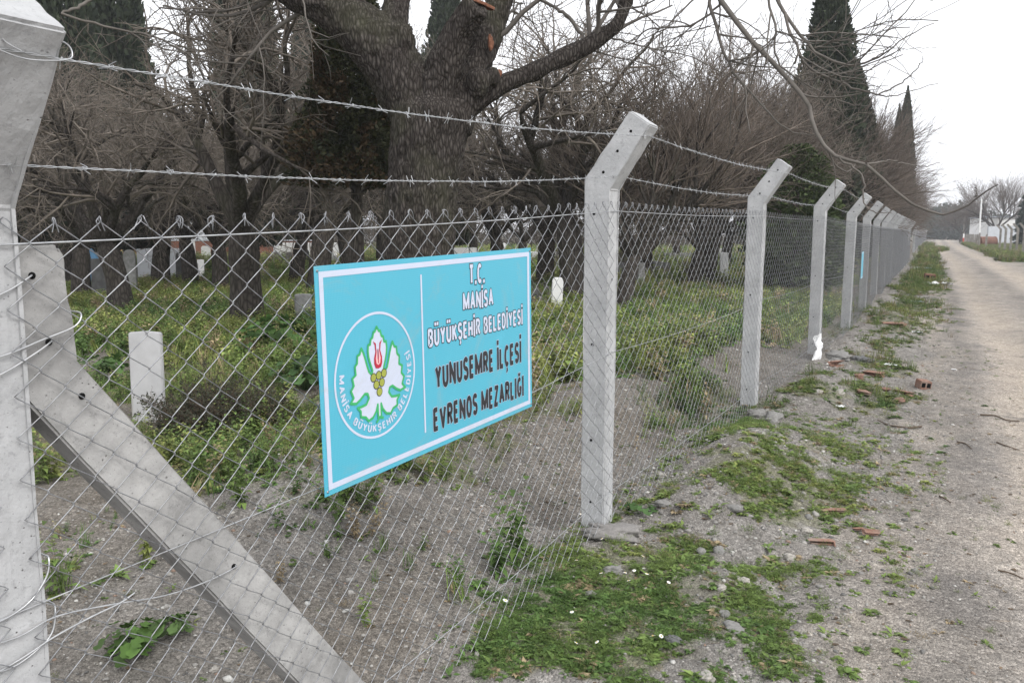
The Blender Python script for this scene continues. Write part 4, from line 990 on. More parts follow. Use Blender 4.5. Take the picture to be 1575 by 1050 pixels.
# ------------------------------------------------------------------ evergreens
def conifer(name, h, w, nl, seed, c0, c1, prof='cypress', leaf=.16, clear=.04, brown=0.0):
    g = np.random.default_rng(seed); t = g.uniform(clear, 1, nl) ** (.9); th = g.uniform(0, 6.2832, nl)
    if prof == 'cypress': pr = np.clip(np.sin(np.clip(t * 1.02, 0, 1) ** .62 * math.pi) * 1.05, 0, 1) ** .65 * (1 - .35 * t)
    elif prof == 'bush': pr = np.sqrt(np.clip(1 - (2 * t - .85) ** 2 / 1.4, 0, 1)) * (1 - .25 * t)
    else: pr = (1 - t) ** .75 * (.55 + .45 * (1 - ((t * 9) % 1)))
    lob = 1 + 1.1 * fbm(np.cos(th) * 2.2 + t * 3, np.sin(th) * 2.2 + t * 7, seed, 3) + .5 * fbm(th * 3, t * 22, seed + 3, 2)
    rr = w / 2 * pr * lob * (g.uniform(0, 1, nl) ** .33)
    C = np.stack([rr * np.cos(th), rr * np.sin(th), t * h], 1)
    out = np.stack([np.cos(th), np.sin(th), np.full(nl, 1.3 if prof == 'cypress' else .25)], 1) + g.normal(size=(nl, 3)) * .55; out /= np.linalg.norm(out, axis=1, keepdims=True)
    sd = np.cross(out, g.normal(size=(nl, 3))); sd /= np.linalg.norm(sd, axis=1, keepdims=True)
    s_ = leaf * g.uniform(.5, 1.3, nl)[:, None] * (.4 + .6 * np.clip(1.15 - t, .2, 1))[:, None]
    a = C - sd * s_ * .22; b_ = C + out * s_ * .5 - sd * s_ * .3; c_ = C + out * s_; d_ = C + out * s_ * .45 + sd * s_ * .3
    V = np.stack([a, b_, c_, d_], 1).reshape(-1, 3); Q = np.arange(nl * 4).reshape(-1, 4)
    k = g.uniform(0, 1, nl)[:, None]; cl = np.array(c0) * (1 - k) + np.array(c1) * k
    if brown: 
        m_ = (fbm(th * 2, t * 9, seed + 8, 3) + brown - .3 > 0) & (g.random(nl) < .75); cl[m_] = np.array([.08, .055, .03]) * g.uniform(.6, 1.3, (m_.sum(), 1))
    root = empty(name, (0, 0, 0)); Pt = line([(0, 0, -.2), (.02, 0, h * .4), (0, 0, h * .93)], 10); Vt, Qt = tubes([Pt], [np.linspace(.05 + w * .045, .015, 10)], 8)
    # boughs inside the crown so that gaps show wood, not nothing
    nb = 60; tb = g.uniform(max(clear, .08), .9, nb); hb = g.uniform(0, 6.28, nb); wb = w / 2 * .6 * (1 - tb * .7)
    BP = np.stack([np.stack([np.zeros(nb), np.zeros(nb), tb * h], 1), np.stack([np.cos(hb) * wb * .5, np.sin(hb) * wb * .5, tb * h + wb * .4], 1), np.stack([np.cos(hb) * wb, np.sin(hb) * wb, tb * h + wb * .9], 1)], 1)
    Vb, Qb = tubes(BP, np.tile([.02, .014, .006], (nb, 1)), 4); At = Acc(); At.add(Vt, Qt); At.add(Vb, Qb); At.make('trunk', M_bark2, root, True)
    mk('crown', V, Q, M_conifer, root, False, np.repeat(cl, 4, 0)); note_kids(root); return root
DK0, DK1 = (.016, .024, .015), (.05, .066, .036)  # lighter foliage tone raised so the colour carries some haze
def put(root, px, depth, lab, cat='tree', group=None, sc=None):
    p = at(px, 358, depth); root.location = (p[0], p[1], hz(p[0], p[1])); tag(root, lab, cat, group)
    if sc: root.scale = sc
    return root
cy1 = conifer('cypress_tree', 11.2, 3.1, 26000, 1, DK0, DK1, leaf=.30)
cy1.scale = (.88, .88, 1.0)
put(cy1, 1262, 30, 'tall dark cypress rising behind the bare branches above the third and fourth posts', group='cypress trees')
put(copy_tree(cy1), 1305, 34, 'shorter dark cypress close to the right side of the tall cypress', group='cypress trees', sc=(.8, .8, .74))
put(copy_tree(cy1), 1383, 62, 'narrow far cypress poking out of the row of bare trees', group='cypress trees', sc=(.6, .6, 1.08))
put(copy_tree(cy1), 1372, 66, 'second tip just left of the narrow far cypress', group='cypress trees', sc=(.5, .5, 1.02))
put(copy_tree(cy1), 1146, 70, 'small dark cypress in the distance between the second and third posts', group='cypress trees', sc=(.6, .6, .92))
for px, dp, s_, lab in ((25, 26, (.75, .75, 1.1), 'dark cypress right beside the nearest concrete post'), (118, 27, (.8, .8, 1.3), 'dark cypress in the top left corner next to the leaning arm of the nearest post'), (195, 31, (.95, .95, 1.35), 'broad dark cypress left of the gap of sky at the top'), (392, 34, (.95, .95, 1.5), 'dark cypress right of the gap of sky at the top'),
    (690, 40, (.9, .9, 1.4), 'dark cypress seen between the sawn limbs of the big tree'), (478, 48, (1, 1, 1.4), 'far dark cypress left of the big tree')):
    put(copy_tree(cy1), px, dp, lab, group='cypress trees', sc=s_)
th_ = conifer('thuja_tree', 4.9, 1.75, 42000, 9, (.016, .022, .010), (.05, .052, .02), 'bush', leaf=.09, clear=.40, brown=.26)
put(th_, 548, 11.2, 'brown-green thuja pressed against the left side of the big furrowed tree')
ju = conifer('juniper_bush', 3.6, 2.3, 14000, 14, (.025, .042, .014), (.07, .095, .03), 'bush', .17)
put(ju, 1222, 20.5, 'mid-green juniper bush behind the third and fourth posts', 'shrub')
pn = conifer('pine_tree', 5.5, 4.2, 14000, 21, DK0, (.03, .05, .03), 'bush', .25, clear=.36)
put(pn, 282, 30, 'dark pine with a low crown over the pale wall at left', group='pines'); put(copy_tree(pn), 250, 34, 'second dark pine of the pair over the pale wall, the left one', group='pines')
put(copy_tree(pn), 585, 33, 'dark pine glimpsed just left of the big furrowed trunk', group='pines')
sp_ = conifer('spruce_tree', 8.2, 3.6, 12000, 30, (.018, .03, .022), (.04, .06, .045), 'spruce', .32)
put(sp_, 1583, 92, 'dark spruce at the right edge beside the white building')

# ------------------------------------------------------------------ far wood that reads as one mass
def far_wood(name, spots, seed, c0, c1, lab, leaf=.9, nl=900):
    g = np.random.default_rng(seed); Vs = []; Cs = []
    for px, depth, w, h in spots:
        p = at(px, 358, depth); n_ = nl; u = g.normal(size=(n_, 3)); u /= np.linalg.norm(u, axis=1, keepdims=True); rr = g.uniform(.5, 1, n_)[:, None] ** .5
        C = u * rr * np.array([w / 2, w / 2, h / 2]) * (1 + .5 * fbm(u[:, 0] * 3 + px, u[:, 2] * 3, seed, 3))[:, None] + np.array([p[0], p[1], h * .48])
        a = g.normal(size=(n_, 3)); b_ = g.normal(size=(n_, 3)); s_ = leaf * g.uniform(.3, .9, (n_, 1))
        a /= np.linalg.norm(a, axis=1, keepdims=True); b_ /= np.linalg.norm(b_, axis=1, keepdims=True)
        Vs.append(np.stack([C - a * s_ * .5, C + b_ * s_ * .3, C + a * s_ * .5, C - b_ * s_ * .3], 1).reshape(-1, 3))
        k = g.uniform(0, 1, n_)[:, None]; Cs.append(np.repeat(np.array(c0) * (1 - k) + np.array(c1) * k, 4, 0))
    V = np.concatenate(Vs); o = mk(name, V, np.arange(len(V)).reshape(-1, 4), M_conifer, None, False, np.concatenate(Cs)); tag(o, lab, 'trees', kind='stuff')
g = random.Random(9)
far_wood('far_evergreens', [(px, g.uniform(190, 230), g.uniform(8, 13), g.uniform(6, 9.5) * (1.1 if px < 1490 else .75)) for px in range(1425, 1600, 6)], 5, (.03, .045, .035), (.06, .08, .06), 'hazy green-grey tree line closing the view at the end of the track', 1.6, 700)
far_wood('far_scrub', [(px, g.uniform(66, 95), g.uniform(4, 7), g.uniform(1.6, 3.4)) for px in range(-120, 1330, 16)], 6, (.045, .038, .032), (.10, .085, .07), 'grey-brown scrub massed at the far side of the cemetery', .28, 1300)

# ------------------------------------------------------------------ graves
def base_at(px, py): return ground_at(px, py)
def stone_bm(w, h, th, style):
    bm = bmesh.new(); hw = w / 2
    if style == 'slab': prof = [(-hw, -.15), (hw, -.15), (hw * .98, h * .985), (0, h), (-hw * .98, h * .985)]
    elif style == 'arch': prof = [(-hw, -.15), (hw, -.15)] + [(hw * math.cos(a), h - hw + hw * math.sin(a)) for a in np.linspace(0, math.pi, 11)]
    elif style == 'pointed': prof = [(-hw, -.15), (hw, -.15), (hw, h * .72), (hw * .55, h * .86), (0, h), (-hw * .55, h * .86), (-hw, h * .72)]
    elif style == 'chamfer': prof = [(-hw, -.15), (hw, -.15), (hw, h * .88), (hw * .7, h), (-hw * .7, h), (-hw, h * .9)]
    else: prof = [(-hw, -.15), (hw, -.15), (hw * .8, h), (-hw * .8, h)]
    prism_bm(bm, prof, -th / 2, th / 2, min(.012, th * .15)); return bm
GR = 'gravestones of the cemetery'
def headstone(px, py, wpx, hpx, style, mat_, lab, th=.06, rz=None, tilt=0, cap=None, name='gravestone', zoff=0.0):
    p = base_at(px, py); dep = float((p - CAM) @ FH); k = dep / F_
    o = empty(name, (p[0], p[1], p[2] + zoff)); rz_ = YAW + (rz if rz is not None else rnd.uniform(-.3, .3))
    bmo('stone', stone_bm(wpx * k, hpx * k, th, style), mat_, o)
    if cap == 'turban':
        bm = bmesh.new(); bmesh.ops.create_uvsphere(bm, u_segments=14, v_segments=9, radius=wpx * k * .55, matrix=Matrix.Translation((0, 0, hpx * k + wpx * k * .35)) @ Matrix.Diagonal((1, 1, .8, 1))); bmo('turban_finial', bm, mat_, o, True)
    if cap == 'band': box('inscription_band', -wpx * k * .34, wpx * k * .34, -th / 2 - .006, -th / 2, hpx * k * .45, hpx * k * .8, M_greyst, o)
    o.rotation_euler = (tilt, rnd.uniform(-.03, .03), rz_); tag(o, lab, 'gravestone', GR); return o
headstone(230, 648, 50, 143, 'slab', M_marble, 'plain white marble headstone nearest the fence, between the brace and the turquoise sign', .05, .05)
headstone(856, 477, 17, 43, 'chamfer', M_marble2, 'small white leaning gravestone between the turquoise sign and the second post', .07, .1, .12, zoff=.10)
headstone(1113, 441, 13, 47, 'slab', M_marble2, 'slender white grave marker in front of the rubble heap left of the third post', .08, 0, -.03, zoff=.1)
headstone(985, 440, 12, 36, 'taper', M_greyst, 'short grey stone stump right of the second post', .2)
headstone(203, 452, 17, 68, 'arch', M_greyst, 'tall speckled grey gravestone with a rounded head at left', .1)
headstone(145, 444, 22, 62, 'pointed', M_blue, 'blue-painted pointed gravestone behind the slim bare tree at left', .06)
headstone(160, 460, 34, 62, 'taper', M_darkst, 'dark weathered stone pillar beside the blue gravestone', .2)
headstone(217, 408, 10, 46, 'slab', M_marble2, 'thin white headstone just above the tall speckled gravestone', .06)
headstone(296, 440, 19, 36, 'taper', M_greyst, 'grey stump-like grave post left of the stout bare tree', .15)
headstone(297, 402, 9, 34, 'slab', M_marble2, 'small white headstone over the grey stump-like grave post', .05)
headstone(281, 432, 20, 44, 'chamfer', M_darkst, 'dark slate gravestone next to the grey stump-like grave post', .08)
headstone(309, 425, 10, 26, 'slab', M_marble2, 'low white block right of the dark slate gravestone', .1)
headstone(467, 490, 26, 38, 'slab', M_greyst, 'two-tone concrete block at the left edge of the turquoise sign', .25)
headstone(470, 412, 13, 34, 'pointed', M_darkst, 'black pointed gravestone on the white grave platform left of the big tree', .08)
headstone(497, 392, 5, 36, 'slab', M_marble2, 'left one of two thin white posts on the grave platform near the big tree', .08)
headstone(505, 392, 5, 40, 'slab', M_marble2, 'right one of two thin white posts on the grave platform near the big tree', .08)
headstone(708, 383, 7, 24, 'taper', M_marble2, 'white turbaned grave column right of the big furrowed trunk', .12, cap='turban', zoff=.25)
headstone(697, 430, 20, 40, 'arch', M_greyst, 'round-headed grey gravestone above the top edge of the turquoise sign', .08)
headstone(865, 424, 13, 22, 'slab', M_marble2, 'white-framed gravestone behind the leaning two-limbed tree', .08, cap='band')
headstone(824, 466, 10, 22, 'taper', M_darkst, 'small dark stone at the right edge of the turquoise sign', .12)
headstone(1109, 404, 6, 22, 'slab', M_marble2, 'tiny white headstone above the slender white grave marker', .08)
headstone(976, 398, 7, 20, 'slab', M_marble2, 'little white headstone behind the grey stone stump', .08)
headstone(1146, 500, 9, 118, 'taper', M_concold, 'tall pale old concrete stake directly left of the third fence post', .1, name='old_stake')
g = random.Random(12)
for k in range(30):
    px = g.uniform(60, 1230); py = g.uniform(378, 418); hp = (py - 358) * g.uniform(.3, .55)
    headstone(px, py, hp * g.uniform(.35, .6), hp, g.choice(['slab', 'arch', 'chamfer', 'pointed']), g.choice([M_marble2, M_marble2, M_greyst]), 'small gravestone scattered among the far trees', .07).__setitem__('group', 'far gravestones among the trees')
def grave_bed(px, py, wpx, hpx, depth_m, mat_, lab, rz=0.0, hs_=None):
    p = base_at(px, py); dep = float((p - CAM) @ FH); k = dep / F_; w = wpx * k; h = hpx * k; t_ = .09
    o = empty('grave_enclosure', p, YAW + rz); tag(o, lab, 'grave', 'walled graves of the cemetery')
    box('front_kerb', -w / 2, w / 2, -t_, 0, -.15, h, mat_, o, .008); box('back_kerb', -w / 2, w / 2, depth_m, depth_m + t_, -.15, h, mat_, o, .008)
    box('side_kerb', -w / 2, -w / 2 + t_, .0015, depth_m - .0015, -.15, h - .003, mat_, o, .008); box('side_kerb', w / 2 - t_, w / 2, .0015, depth_m - .0015, -.15, h - .003, mat_, o, .008)
    box('fill', -w / 2 + t_ + .002, w / 2 - t_ - .002, .003, depth_m - .003, -.15, h - .06, M_greyst, o)
    if hs_: bm = stone_bm(.42, h + hs_, .07, 'chamfer'); bmesh.ops.translate(bm, verts=bm.verts[:], vec=(w * .3, depth_m * .8, 0)); bmo('headstone', bm, M_marble2, o)
    return o
grave_bed(248, 425, 66, 42, 1.0, M_wall, 'long low rendered grave wall behind the tall speckled gravestone', .1)
grave_bed(135, 420, 60, 32, 1.2, M_greyst, 'grey walled grave at far left beyond the brace')
grave_bed(255, 395, 110, 17, 1.6, M_wall, 'wide low pale grave wall with a flat coping left of the stout bare tree', -.05)
grave_bed(468, 402, 92, 28, 1.4, M_marble2, 'white marble grave platform carrying two thin posts left of the big tree', 0, .0)
grave_bed(702, 408, 34, 26, 1.2, M_marble2, 'white box tomb immediately right of the big furrowed trunk')
grave_bed(985, 428, 90, 24, 1.6, M_greyst, 'low mossy concrete grave surround behind the rubble heap', .1)
grave_bed(1065, 404, 70, 14, 1.5, M_greyst, 'narrow concrete grave kerb left of the third post', .05)
grave_bed(840, 402, 44, 14, 1.3, M_marble2, 'pale grave kerb between the big tree and the leaning tree', .05)

# ------------------------------------------------------------------ buildings, wall and cars at the back
def building(px0, px1, pytop, depth, dm, lab, mat_, roof=True, name='shed', wins=0):
    a = at(px0, 358, depth); b_ = at(px1, 358, depth); w = float(np.linalg.norm(b_ - a)); top = float(at((px0 + px1) / 2, pytop, depth)[2])
    o = empty(name, (a[0], a[1], 0), YAW); tag(o, lab, 'building')
    box('wall', 0, w, 0, dm, -.3, top, mat_, o)
    if roof:
        bm = bmesh.new(); prism_bm(bm, [(-.25, 0), (w + .25, 0), (w + .25, .12), (w / 2, .12 + w * .07), (-.25, .12)], -.25, dm + .25)
        bmesh.ops.translate(bm, verts=bm.verts[:], vec=(0, 0, top + .002)); bmo('roof', bm, M_roof, o)
    for k in range(wins):
        x = w * (k + .5) / wins; f = box('window', x - .5, x + .5, -.05, -.002, top * .45, top * .45 + .9, M_glass, o); box('frame', x - .56, x + .56, -.08, -.052, top * .45 - .08, top * .45 - .003, M_whitep, f); 
    return o
building(205, 342, 331, 70, 8, 'long pale low shed seen through the trees left of the big tree', M_wall)
building(50, 135, 315, 85, 10, 'grey-roofed shed behind the parked cars at far left', M_wall, wins=3)
building(345, 560, 340, 95, 8, 'pale wall-like building far behind the white grave platform', M_wall, wins=5)
building(1534, 1560, 335, 130, 8, 'white two-storey building right of the far track, left of the spruce', M_whitep, True, 'house', 2)
building(1520, 1600, 348, 110, .25, 'long white boundary wall in front of the white two-storey building', M_wall, False, 'boundary_wall')
p0 = at(90, 358, 46); bwl = empty('brick_wall', (p0[0], p0[1], 0), YAW); box('brickwork', 0, 14.5, 0, .22, -.3, 1.15, M_brickw, bwl); box('coping', -.03, 14.53, -.03, .25, 1.152, 1.21, M_wall, bwl); tag(bwl, 'low red brick wall with pale coping behind the left graves', 'wall')
kiosk = empty('utility_cabinet', at(72, 358, 40) * np.array([1, 1, 0]), YAW); box('cabinet', -.45, .45, 0, .6, 0, 2.2, M_green, kiosk, .02); box('door', -.38, .38, -.02, -.002, .2, 1.9, M_green, kiosk, .004); box('cap', -.5, .5, -.05, .65, 2.203, 2.28, M_green, kiosk, .01); tag(kiosk, 'dull green metal cabinet right beside the nearest concrete post, far behind it', 'cabinet')
def car(px, depth, rz, body, lab):
    p = at(px, 358, depth); o = empty('parked_car', (p[0], p[1], hz(p[0], p[1])), YAW + rz); tag(o, lab, 'car', 'cars parked behind the cemetery')
    bm = bmesh.new(); prism_bm(bm, [(-2.1, .25), (2.1, .25), (2.15, .6), (2.05, .78), (1.2, .9), (.55, 1.38), (-1.1, 1.42), (-1.75, .98), (-2.1, .9)], -.82, .82, .07); bmo('body', bm, body, o)
    bm = bmesh.new(); prism_bm(bm, [(1.02, .93), (.5, 1.30), (-1.02, 1.33), (-1.5, .95)], -.827, .827); bmo('window', bm, M_glass, o)
    for x in (-1.35, 1.35):
        for y in (-.76, .76):
            bm = bmesh.new(); bmesh.ops.create_cone(bm, cap_ends=True, segments=20, radius1=.31, radius2=.31, depth=.2, matrix=Matrix.Translation((x, y, .31)) @ Matrix.Rotation(R_(90), 4, 'X')); w = bmo('wheel', bm, M_rubber, o)
            bm = bmesh.new(); bmesh.ops.create_cone(bm, cap_ends=True, segments=16, radius1=.19, radius2=.17, depth=.22, matrix=Matrix.Translation((x, y, .31)) @ Matrix.Rotation(R_(90), 4, 'X')); bmo('rim', bm, M_wire, w)
    for y in (-.6, .6): box('headlight', 2.12, 2.17, y - .14, y + .14, .58, .7, M_whitep, o)
car(78, 58, .3, M_carb, 'pale blue car parked at far left beyond the green cabinet'); car(128, 54, -.2, M_carw, 'white car parked between the two left bare trees')
car(100, 56, 1.1, M_carw, 'white car parked nose-on beside the pale blue one')

# ------------------------------------------------------------------ right side of the track: old fence, tank, poles
def old_post(x, y, arm, lab, lean=0, h=2.0):
    bm = bmesh.new()
    if arm: prism_bm(bm, [(-.08, -.3), (.08, -.3), (.08, h), (-.30, h + .42), (-.40, h + .32), (-.08, h - .04)], -.08, .08, .01)
    else: prism_bm(bm, [(-.09, -.3), (.09, -.3), (.085, h * .96), (.02, h), (-.08, h * .93)], -.08, .08, .01)
    o = bmo('old_fence_post', bm, M_concold); o.location = (x, y, hz(x, y)); o.rotation_euler = (rnd.uniform(-.03, .03), lean, rnd.uniform(-.1, .1))
    tag(o, lab, 'fence post', 'old posts right of the track'); return o
for k in range(6):
    y = 68 + 3.1 * k; x = 3.3 - .1 * (y - 68)
    old_post(x, y, True, '%s old bent post right of the track, counting from the right edge of the picture' % ['first', 'second', 'third', 'fourth', 'fifth', 'sixth'][k])
old_post(*(lambda p: (p[0], p[1]))(at(1518, 358, 84)), False, 'straight old post right in front of the rusty tank', 0, 1.55)
old_post(*(lambda p: (p[0], p[1]))(at(1507, 358, 92)), False, 'thick dark old post at the left end of the rusty tank', 0, 1.7)
for k in range(12):
    p = at(1504 - k * 1.9, 358, 96 + k * 6); old_post(p[0], p[1], False, 'stumpy old post in the distant line right of the track', rnd.uniform(-.05, .05), 1.5)['group'] = 'distant old posts right of the track'
p = at(1519, 358, 98); tk = empty('steel_tank', (p[0], p[1], hz(p[0], p[1])), YAW)
bm = bmesh.new(); bmesh.ops.create_cone(bm, cap_ends=True, segments=28, radius1=.62, radius2=.62, depth=1.9, matrix=Matrix.Translation((0, 0, .62)) @ Matrix.Rotation(R_(90), 4, 'Y')); bmo('drum', bm, M_rust, tk)
for x in (-.9, 0, .9):
    bm = bmesh.new(); bmesh.ops.create_cone(bm, cap_ends=True, segments=28, radius1=.65, radius2=.65, depth=.05, matrix=Matrix.Translation((x, 0, .62)) @ Matrix.Rotation(R_(90), 4, 'Y')); bmo('hoop', bm, M_rust, tk)
tag(tk, 'rusty brown steel tank lying behind the old posts right of the track', 'tank')
for px, dep, top, lab, red in ((1506, 120, 306, 'pale utility pole rising left of the far bare tree', 0), (1482, 150, 322, 'thinner utility pole with a red and white foot at the end of the track', 1)):
    p = at(px, 358, dep); z = float(at(px, top, dep)[2]); o = empty('utility_pole', (p[0], p[1], 0), YAW); P = line([(0, 0, -.3), (0, 0, z)], 6)
    V, Q = tubes([P], [np.linspace(.15, .09, 6)], 12); mk('pole', V, Q, M_whitep if not red else M_concold, o, True); box('crossarm', -.8, .8, -.06, .06, z - .5, z - .38, M_concold, o)
    for x in (-.7, 0, .7): V, Q = tubes([[(x, 0, z - .38), (x, 0, z - .2)]], [[.05, .03]], 8); mk('insulator', V, Q, M_whitep, o)
    if red:
        for j, m_ in enumerate((M_redp, M_whitep)): V, Q = tubes([[(0, 0, .0 + j * .7), (0, 0, .698 + j * .7)]], [[.18, .175]], 12); mk('painted_band', V, Q, m_, o, True)
    tag(o, lab, 'utility pole')

# ------------------------------------------------------------------ leaves, weeds and grass
def leaf_tris(base, d, up, L, w, fold=.25, droop=.25):
    base = np.array(base, float); d = d / np.linalg.norm(d); s_ = np.cross(d, up); s_ /= np.linalg.norm(s_) + 1e-9; n_ = np.cross(s_, d)
    m = base + d * L * .5 + n_ * L * .04; tip = base + d * L - n_ * L * droop
    l = base + d * L * .45 - s_ * w / 2 + n_ * w * fold; r = base + d * L * .45 + s_ * w / 2 + n_ * w * fold
    return [base, l, m, r, tip], [(0, 2, 1), (0, 3, 2), (1, 2, 4), (2, 3, 4)]
TR = random.Random(4)
class Tpl:
    def __init__(s): s.V = []; s.F = []; s.C = []
    def add(s, v, f, c): k = len(s.V); s.V += list(v); s.F += [tuple(i + k for i in q) for q in f]; s.C += [c * TR.uniform(.6, 1.5)] * len(v)
    def done(s): return np.array(s.V, float), np.array(s.F, int), np.array(s.C, float)
UP = np.array([0, 0, 1.0])
def t_rosette(g, n, L, lobed=True):
    T = Tpl()
    for k in range(n):
        a = g.uniform(0, 6.28); e = g.uniform(.15, .9); d = np.array([math.cos(a) * math.cos(e), math.sin(a) * math.cos(e), math.sin(e)]); l = L * g.uniform(.5, 1.1); b0_ = d * l * .35
        sh = g.uniform(.75, 1.25)
        if lobed:
            for dv, ll in ((0, .65), (.75, .5), (-.75, .5), (1.5, .34), (-1.5, .34)):
                ca, sa = math.cos(dv), math.sin(dv); dd = np.array([d[0] * ca - d[1] * sa, d[0] * sa + d[1] * ca, d[2] * .5]); T.add(*leaf_tris(b0_, dd, UP, l * ll, l * ll * .62), sh)
        else: T.add(*leaf_tris(b0_ * .3, d, UP, l, l * .36), sh)
    return T.done()
def t_feather(g, n, L):
    T = Tpl()
    for k in range(n):
        a = g.uniform(0, 6.28); e = g.uniform(.3, 1.3); d = np.array([math.cos(a) * math.cos(e), math.sin(a) * math.cos(e), math.sin(e)]); l = L * g.uniform(.5, 1.1); sh = g.uniform(.7, 1.3)
        for q in range(5):
            b_ = d * l * (.25 + .16 * q); s_ = g.normal(size=3) * .8 + d; T.add([b_, b_ + s_ / np.linalg.norm(s_) * l * .28 + UP * .002, b_ + d * l * .07 + s_ / np.linalg.norm(s_) * l * .12], [(0, 1, 2)], sh)
    return T.done()
def t_grass(g, n, L, w):
    T = Tpl()
    for k in range(n):
        a = g.uniform(0, 6.28); b_ = np.array([g.normal() * L * .12, g.normal() * L * .12, 0]); d = np.array([math.cos(a), math.sin(a), 0]); s_ = np.array([-d[1], d[0], 0]) * w * g.uniform(.6, 1.1); l = L * g.uniform(.5, 1.1); k_ = g.uniform(.15, .6)
        m = b_ + UP * l * .6 + d * l * k_ * .35; T.add([b_ - s_, b_ + s_, m + s_ * .7, m - s_ * .7, b_ + UP * l * (1 - k_ * .45) + d * l * k_], [(0, 1, 2), (0, 2, 3), (3, 2, 4)], g.uniform(.75, 1.3))
    return T.done()
def t_stem(g, ns, Hh, L):
    T = Tpl()
    for k in range(ns):
        a = g.uniform(0, 6.28); ln = g.uniform(0, .45); top = np.array([math.cos(a) * ln * Hh, math.sin(a) * ln * Hh, Hh * g.uniform(.6, 1.1)]); T.add([np.zeros(3), np.array([.003, .002, 0]), top], [(0, 1, 2)], .8)
        for q in range(9):
            t_ = .15 + .85 * q / 8; az_ = q * 2.4 + a; e = g.uniform(-.1, .6); T.add(*leaf_tris(top * t_, np.array([math.cos(az_) * math.cos(e), math.sin(az_) * math.cos(e), math.sin(e)]), UP, L * (1.15 - .6 * t_) * g.uniform(.7, 1.2), L * .45), g.uniform(.7, 1.3))
    return T.done()
def t_mallow(g, n, L, Hh):
    T = Tpl()
    for k in range(n):
        a = g.uniform(0, 6.28); rr = g.uniform(.2, 1) * Hh * 1.2; c = np.array([math.cos(a) * rr, math.sin(a) * rr, Hh * g.uniform(.3, 1)]); r_ = L * g.uniform(.5, 1); nn = 15
        nrm = np.array([math.cos(a) * .5 + g.normal() * .25, math.sin(a) * .5 + g.normal() * .25, 1]); nrm /= np.linalg.norm(nrm); u = np.cross(nrm, [0.3, 1, 0]); u /= np.linalg.norm(u); v_ = np.cross(nrm, u)
        vs = [c] + [c + (u * math.cos(q) + v_ * math.sin(q)) * r_ * (1 - .13 * (1 + math.cos(5 * q)) - (.55 if j == 0 else 0) + .04 * math.sin(q * 11)) + nrm * r_ * (.16 - .12 * math.cos(5 * q)) for j, q in enumerate(np.linspace(0, 6.2832, nn + 1)[:-1])]
        T.add(vs, [(0, 1 + j, 1 + (j + 1) % nn) for j in range(nn)], g.uniform(.75, 1.25)); T.add([np.zeros(3), np.array([.004, 0, 0]), c], [(0, 1, 2)], .8)
    return T.done()
def scatter(name, tpls, X, Y, scale, cols, label, mat_=None, sink=.004, tilt=.25, seed=1, kind='stuff'):
    g = np.random.default_rng(seed); n = len(X); Z = HG(X, Y); which = g.integers(0, len(tpls), n); A = Acc()
    rz = g.uniform(0, 6.28, n); tx_ = g.normal(size=n) * tilt; ty_ = g.normal(size=n) * tilt
    for w_, (V, F3, C) in enumerate(tpls):
        s_ = np.where(which == w_)[0]
        if len(s_) == 0: continue
        c_, sn = np.cos(rz[s_])[:, None], np.sin(rz[s_])[:, None]; vx = V[None, :, 0] * c_ - V[None, :, 1] * sn; vy = V[None, :, 0] * sn + V[None, :, 1] * c_; vz = V[None, :, 2] + np.zeros_like(vx)
        vx = vx + vz * tx_[s_][:, None]; vy = vy + vz * ty_[s_][:, None]; k = scale[s_][:, None]
        P = np.stack([vx * k + X[s_][:, None], vy * k + Y[s_][:, None], vz * k + Z[s_][:, None] - sink], -1)
        col = cols[s_][:, None, :] * C[None, :, None]; m = len(V); Fq = (F3[None] + (np.arange(len(s_)) * m)[:, None, None]).reshape(-1, 3)
        A.add(P.reshape(-1, 3), Fq, None); A.C.append(col.reshape(-1, 3))
    o = A.make(name, mat_ or M_leaf)
    if label: tag(o, label, kind=kind)
    return o
G1 = np.array([.06, .105, .028]); G2 = np.array([.115, .155, .042]); G3 = np.array([.21, .21, .065]); G4 = np.array([.21, .165, .10])
def leafcol(n, g, X, Y, yel=.25, dry=.08):
    k = np.clip(.5 + 2.8 * fbm(X * 1.3, Y * 1.3, 51, 3) + g.normal(size=n) * .2, 0, 1)[:, None]; c = G1 * (1 - k) + G2 * k
    y = g.random(n) < yel * np.clip(.5 + 3 * fbm(X * .6, Y * .6, 55, 2), 0, 2); c[y] = (c[y] + G3) / 2
    d = g.random(n) < dry; c[d] = G4; return c
gq = np.random.default_rng(77)
ros = [t_rosette(gq, n_, L) for n_, L in ((9, .05), (12, .06), (8, .045))]; rosn = [t_rosette(gq, 10, .06, False), t_rosette(gq, 7, .05, False)]
fea = [t_feather(gq, 22, .06), t_feather(gq, 30, .075), t_feather(gq, 18, .05)]; gra = [t_grass(gq, 16, .13, .0022), t_grass(gq, 22, .17, .0025)]
stm = [t_stem(gq, 5, .22, .05), t_stem(gq, 4, .28, .06), t_stem(gq, 7, .18, .045)]
def sample(x0, x1, y0, y1, n, g, fn):
    X = g.uniform(x0, x1, n); Y = g.uniform(y0, y1, n); k = g.random(n) < fn(X, Y); return X[k], Y[k]
def dd_(X, Y): return X - FX(Y)
gn = greenness
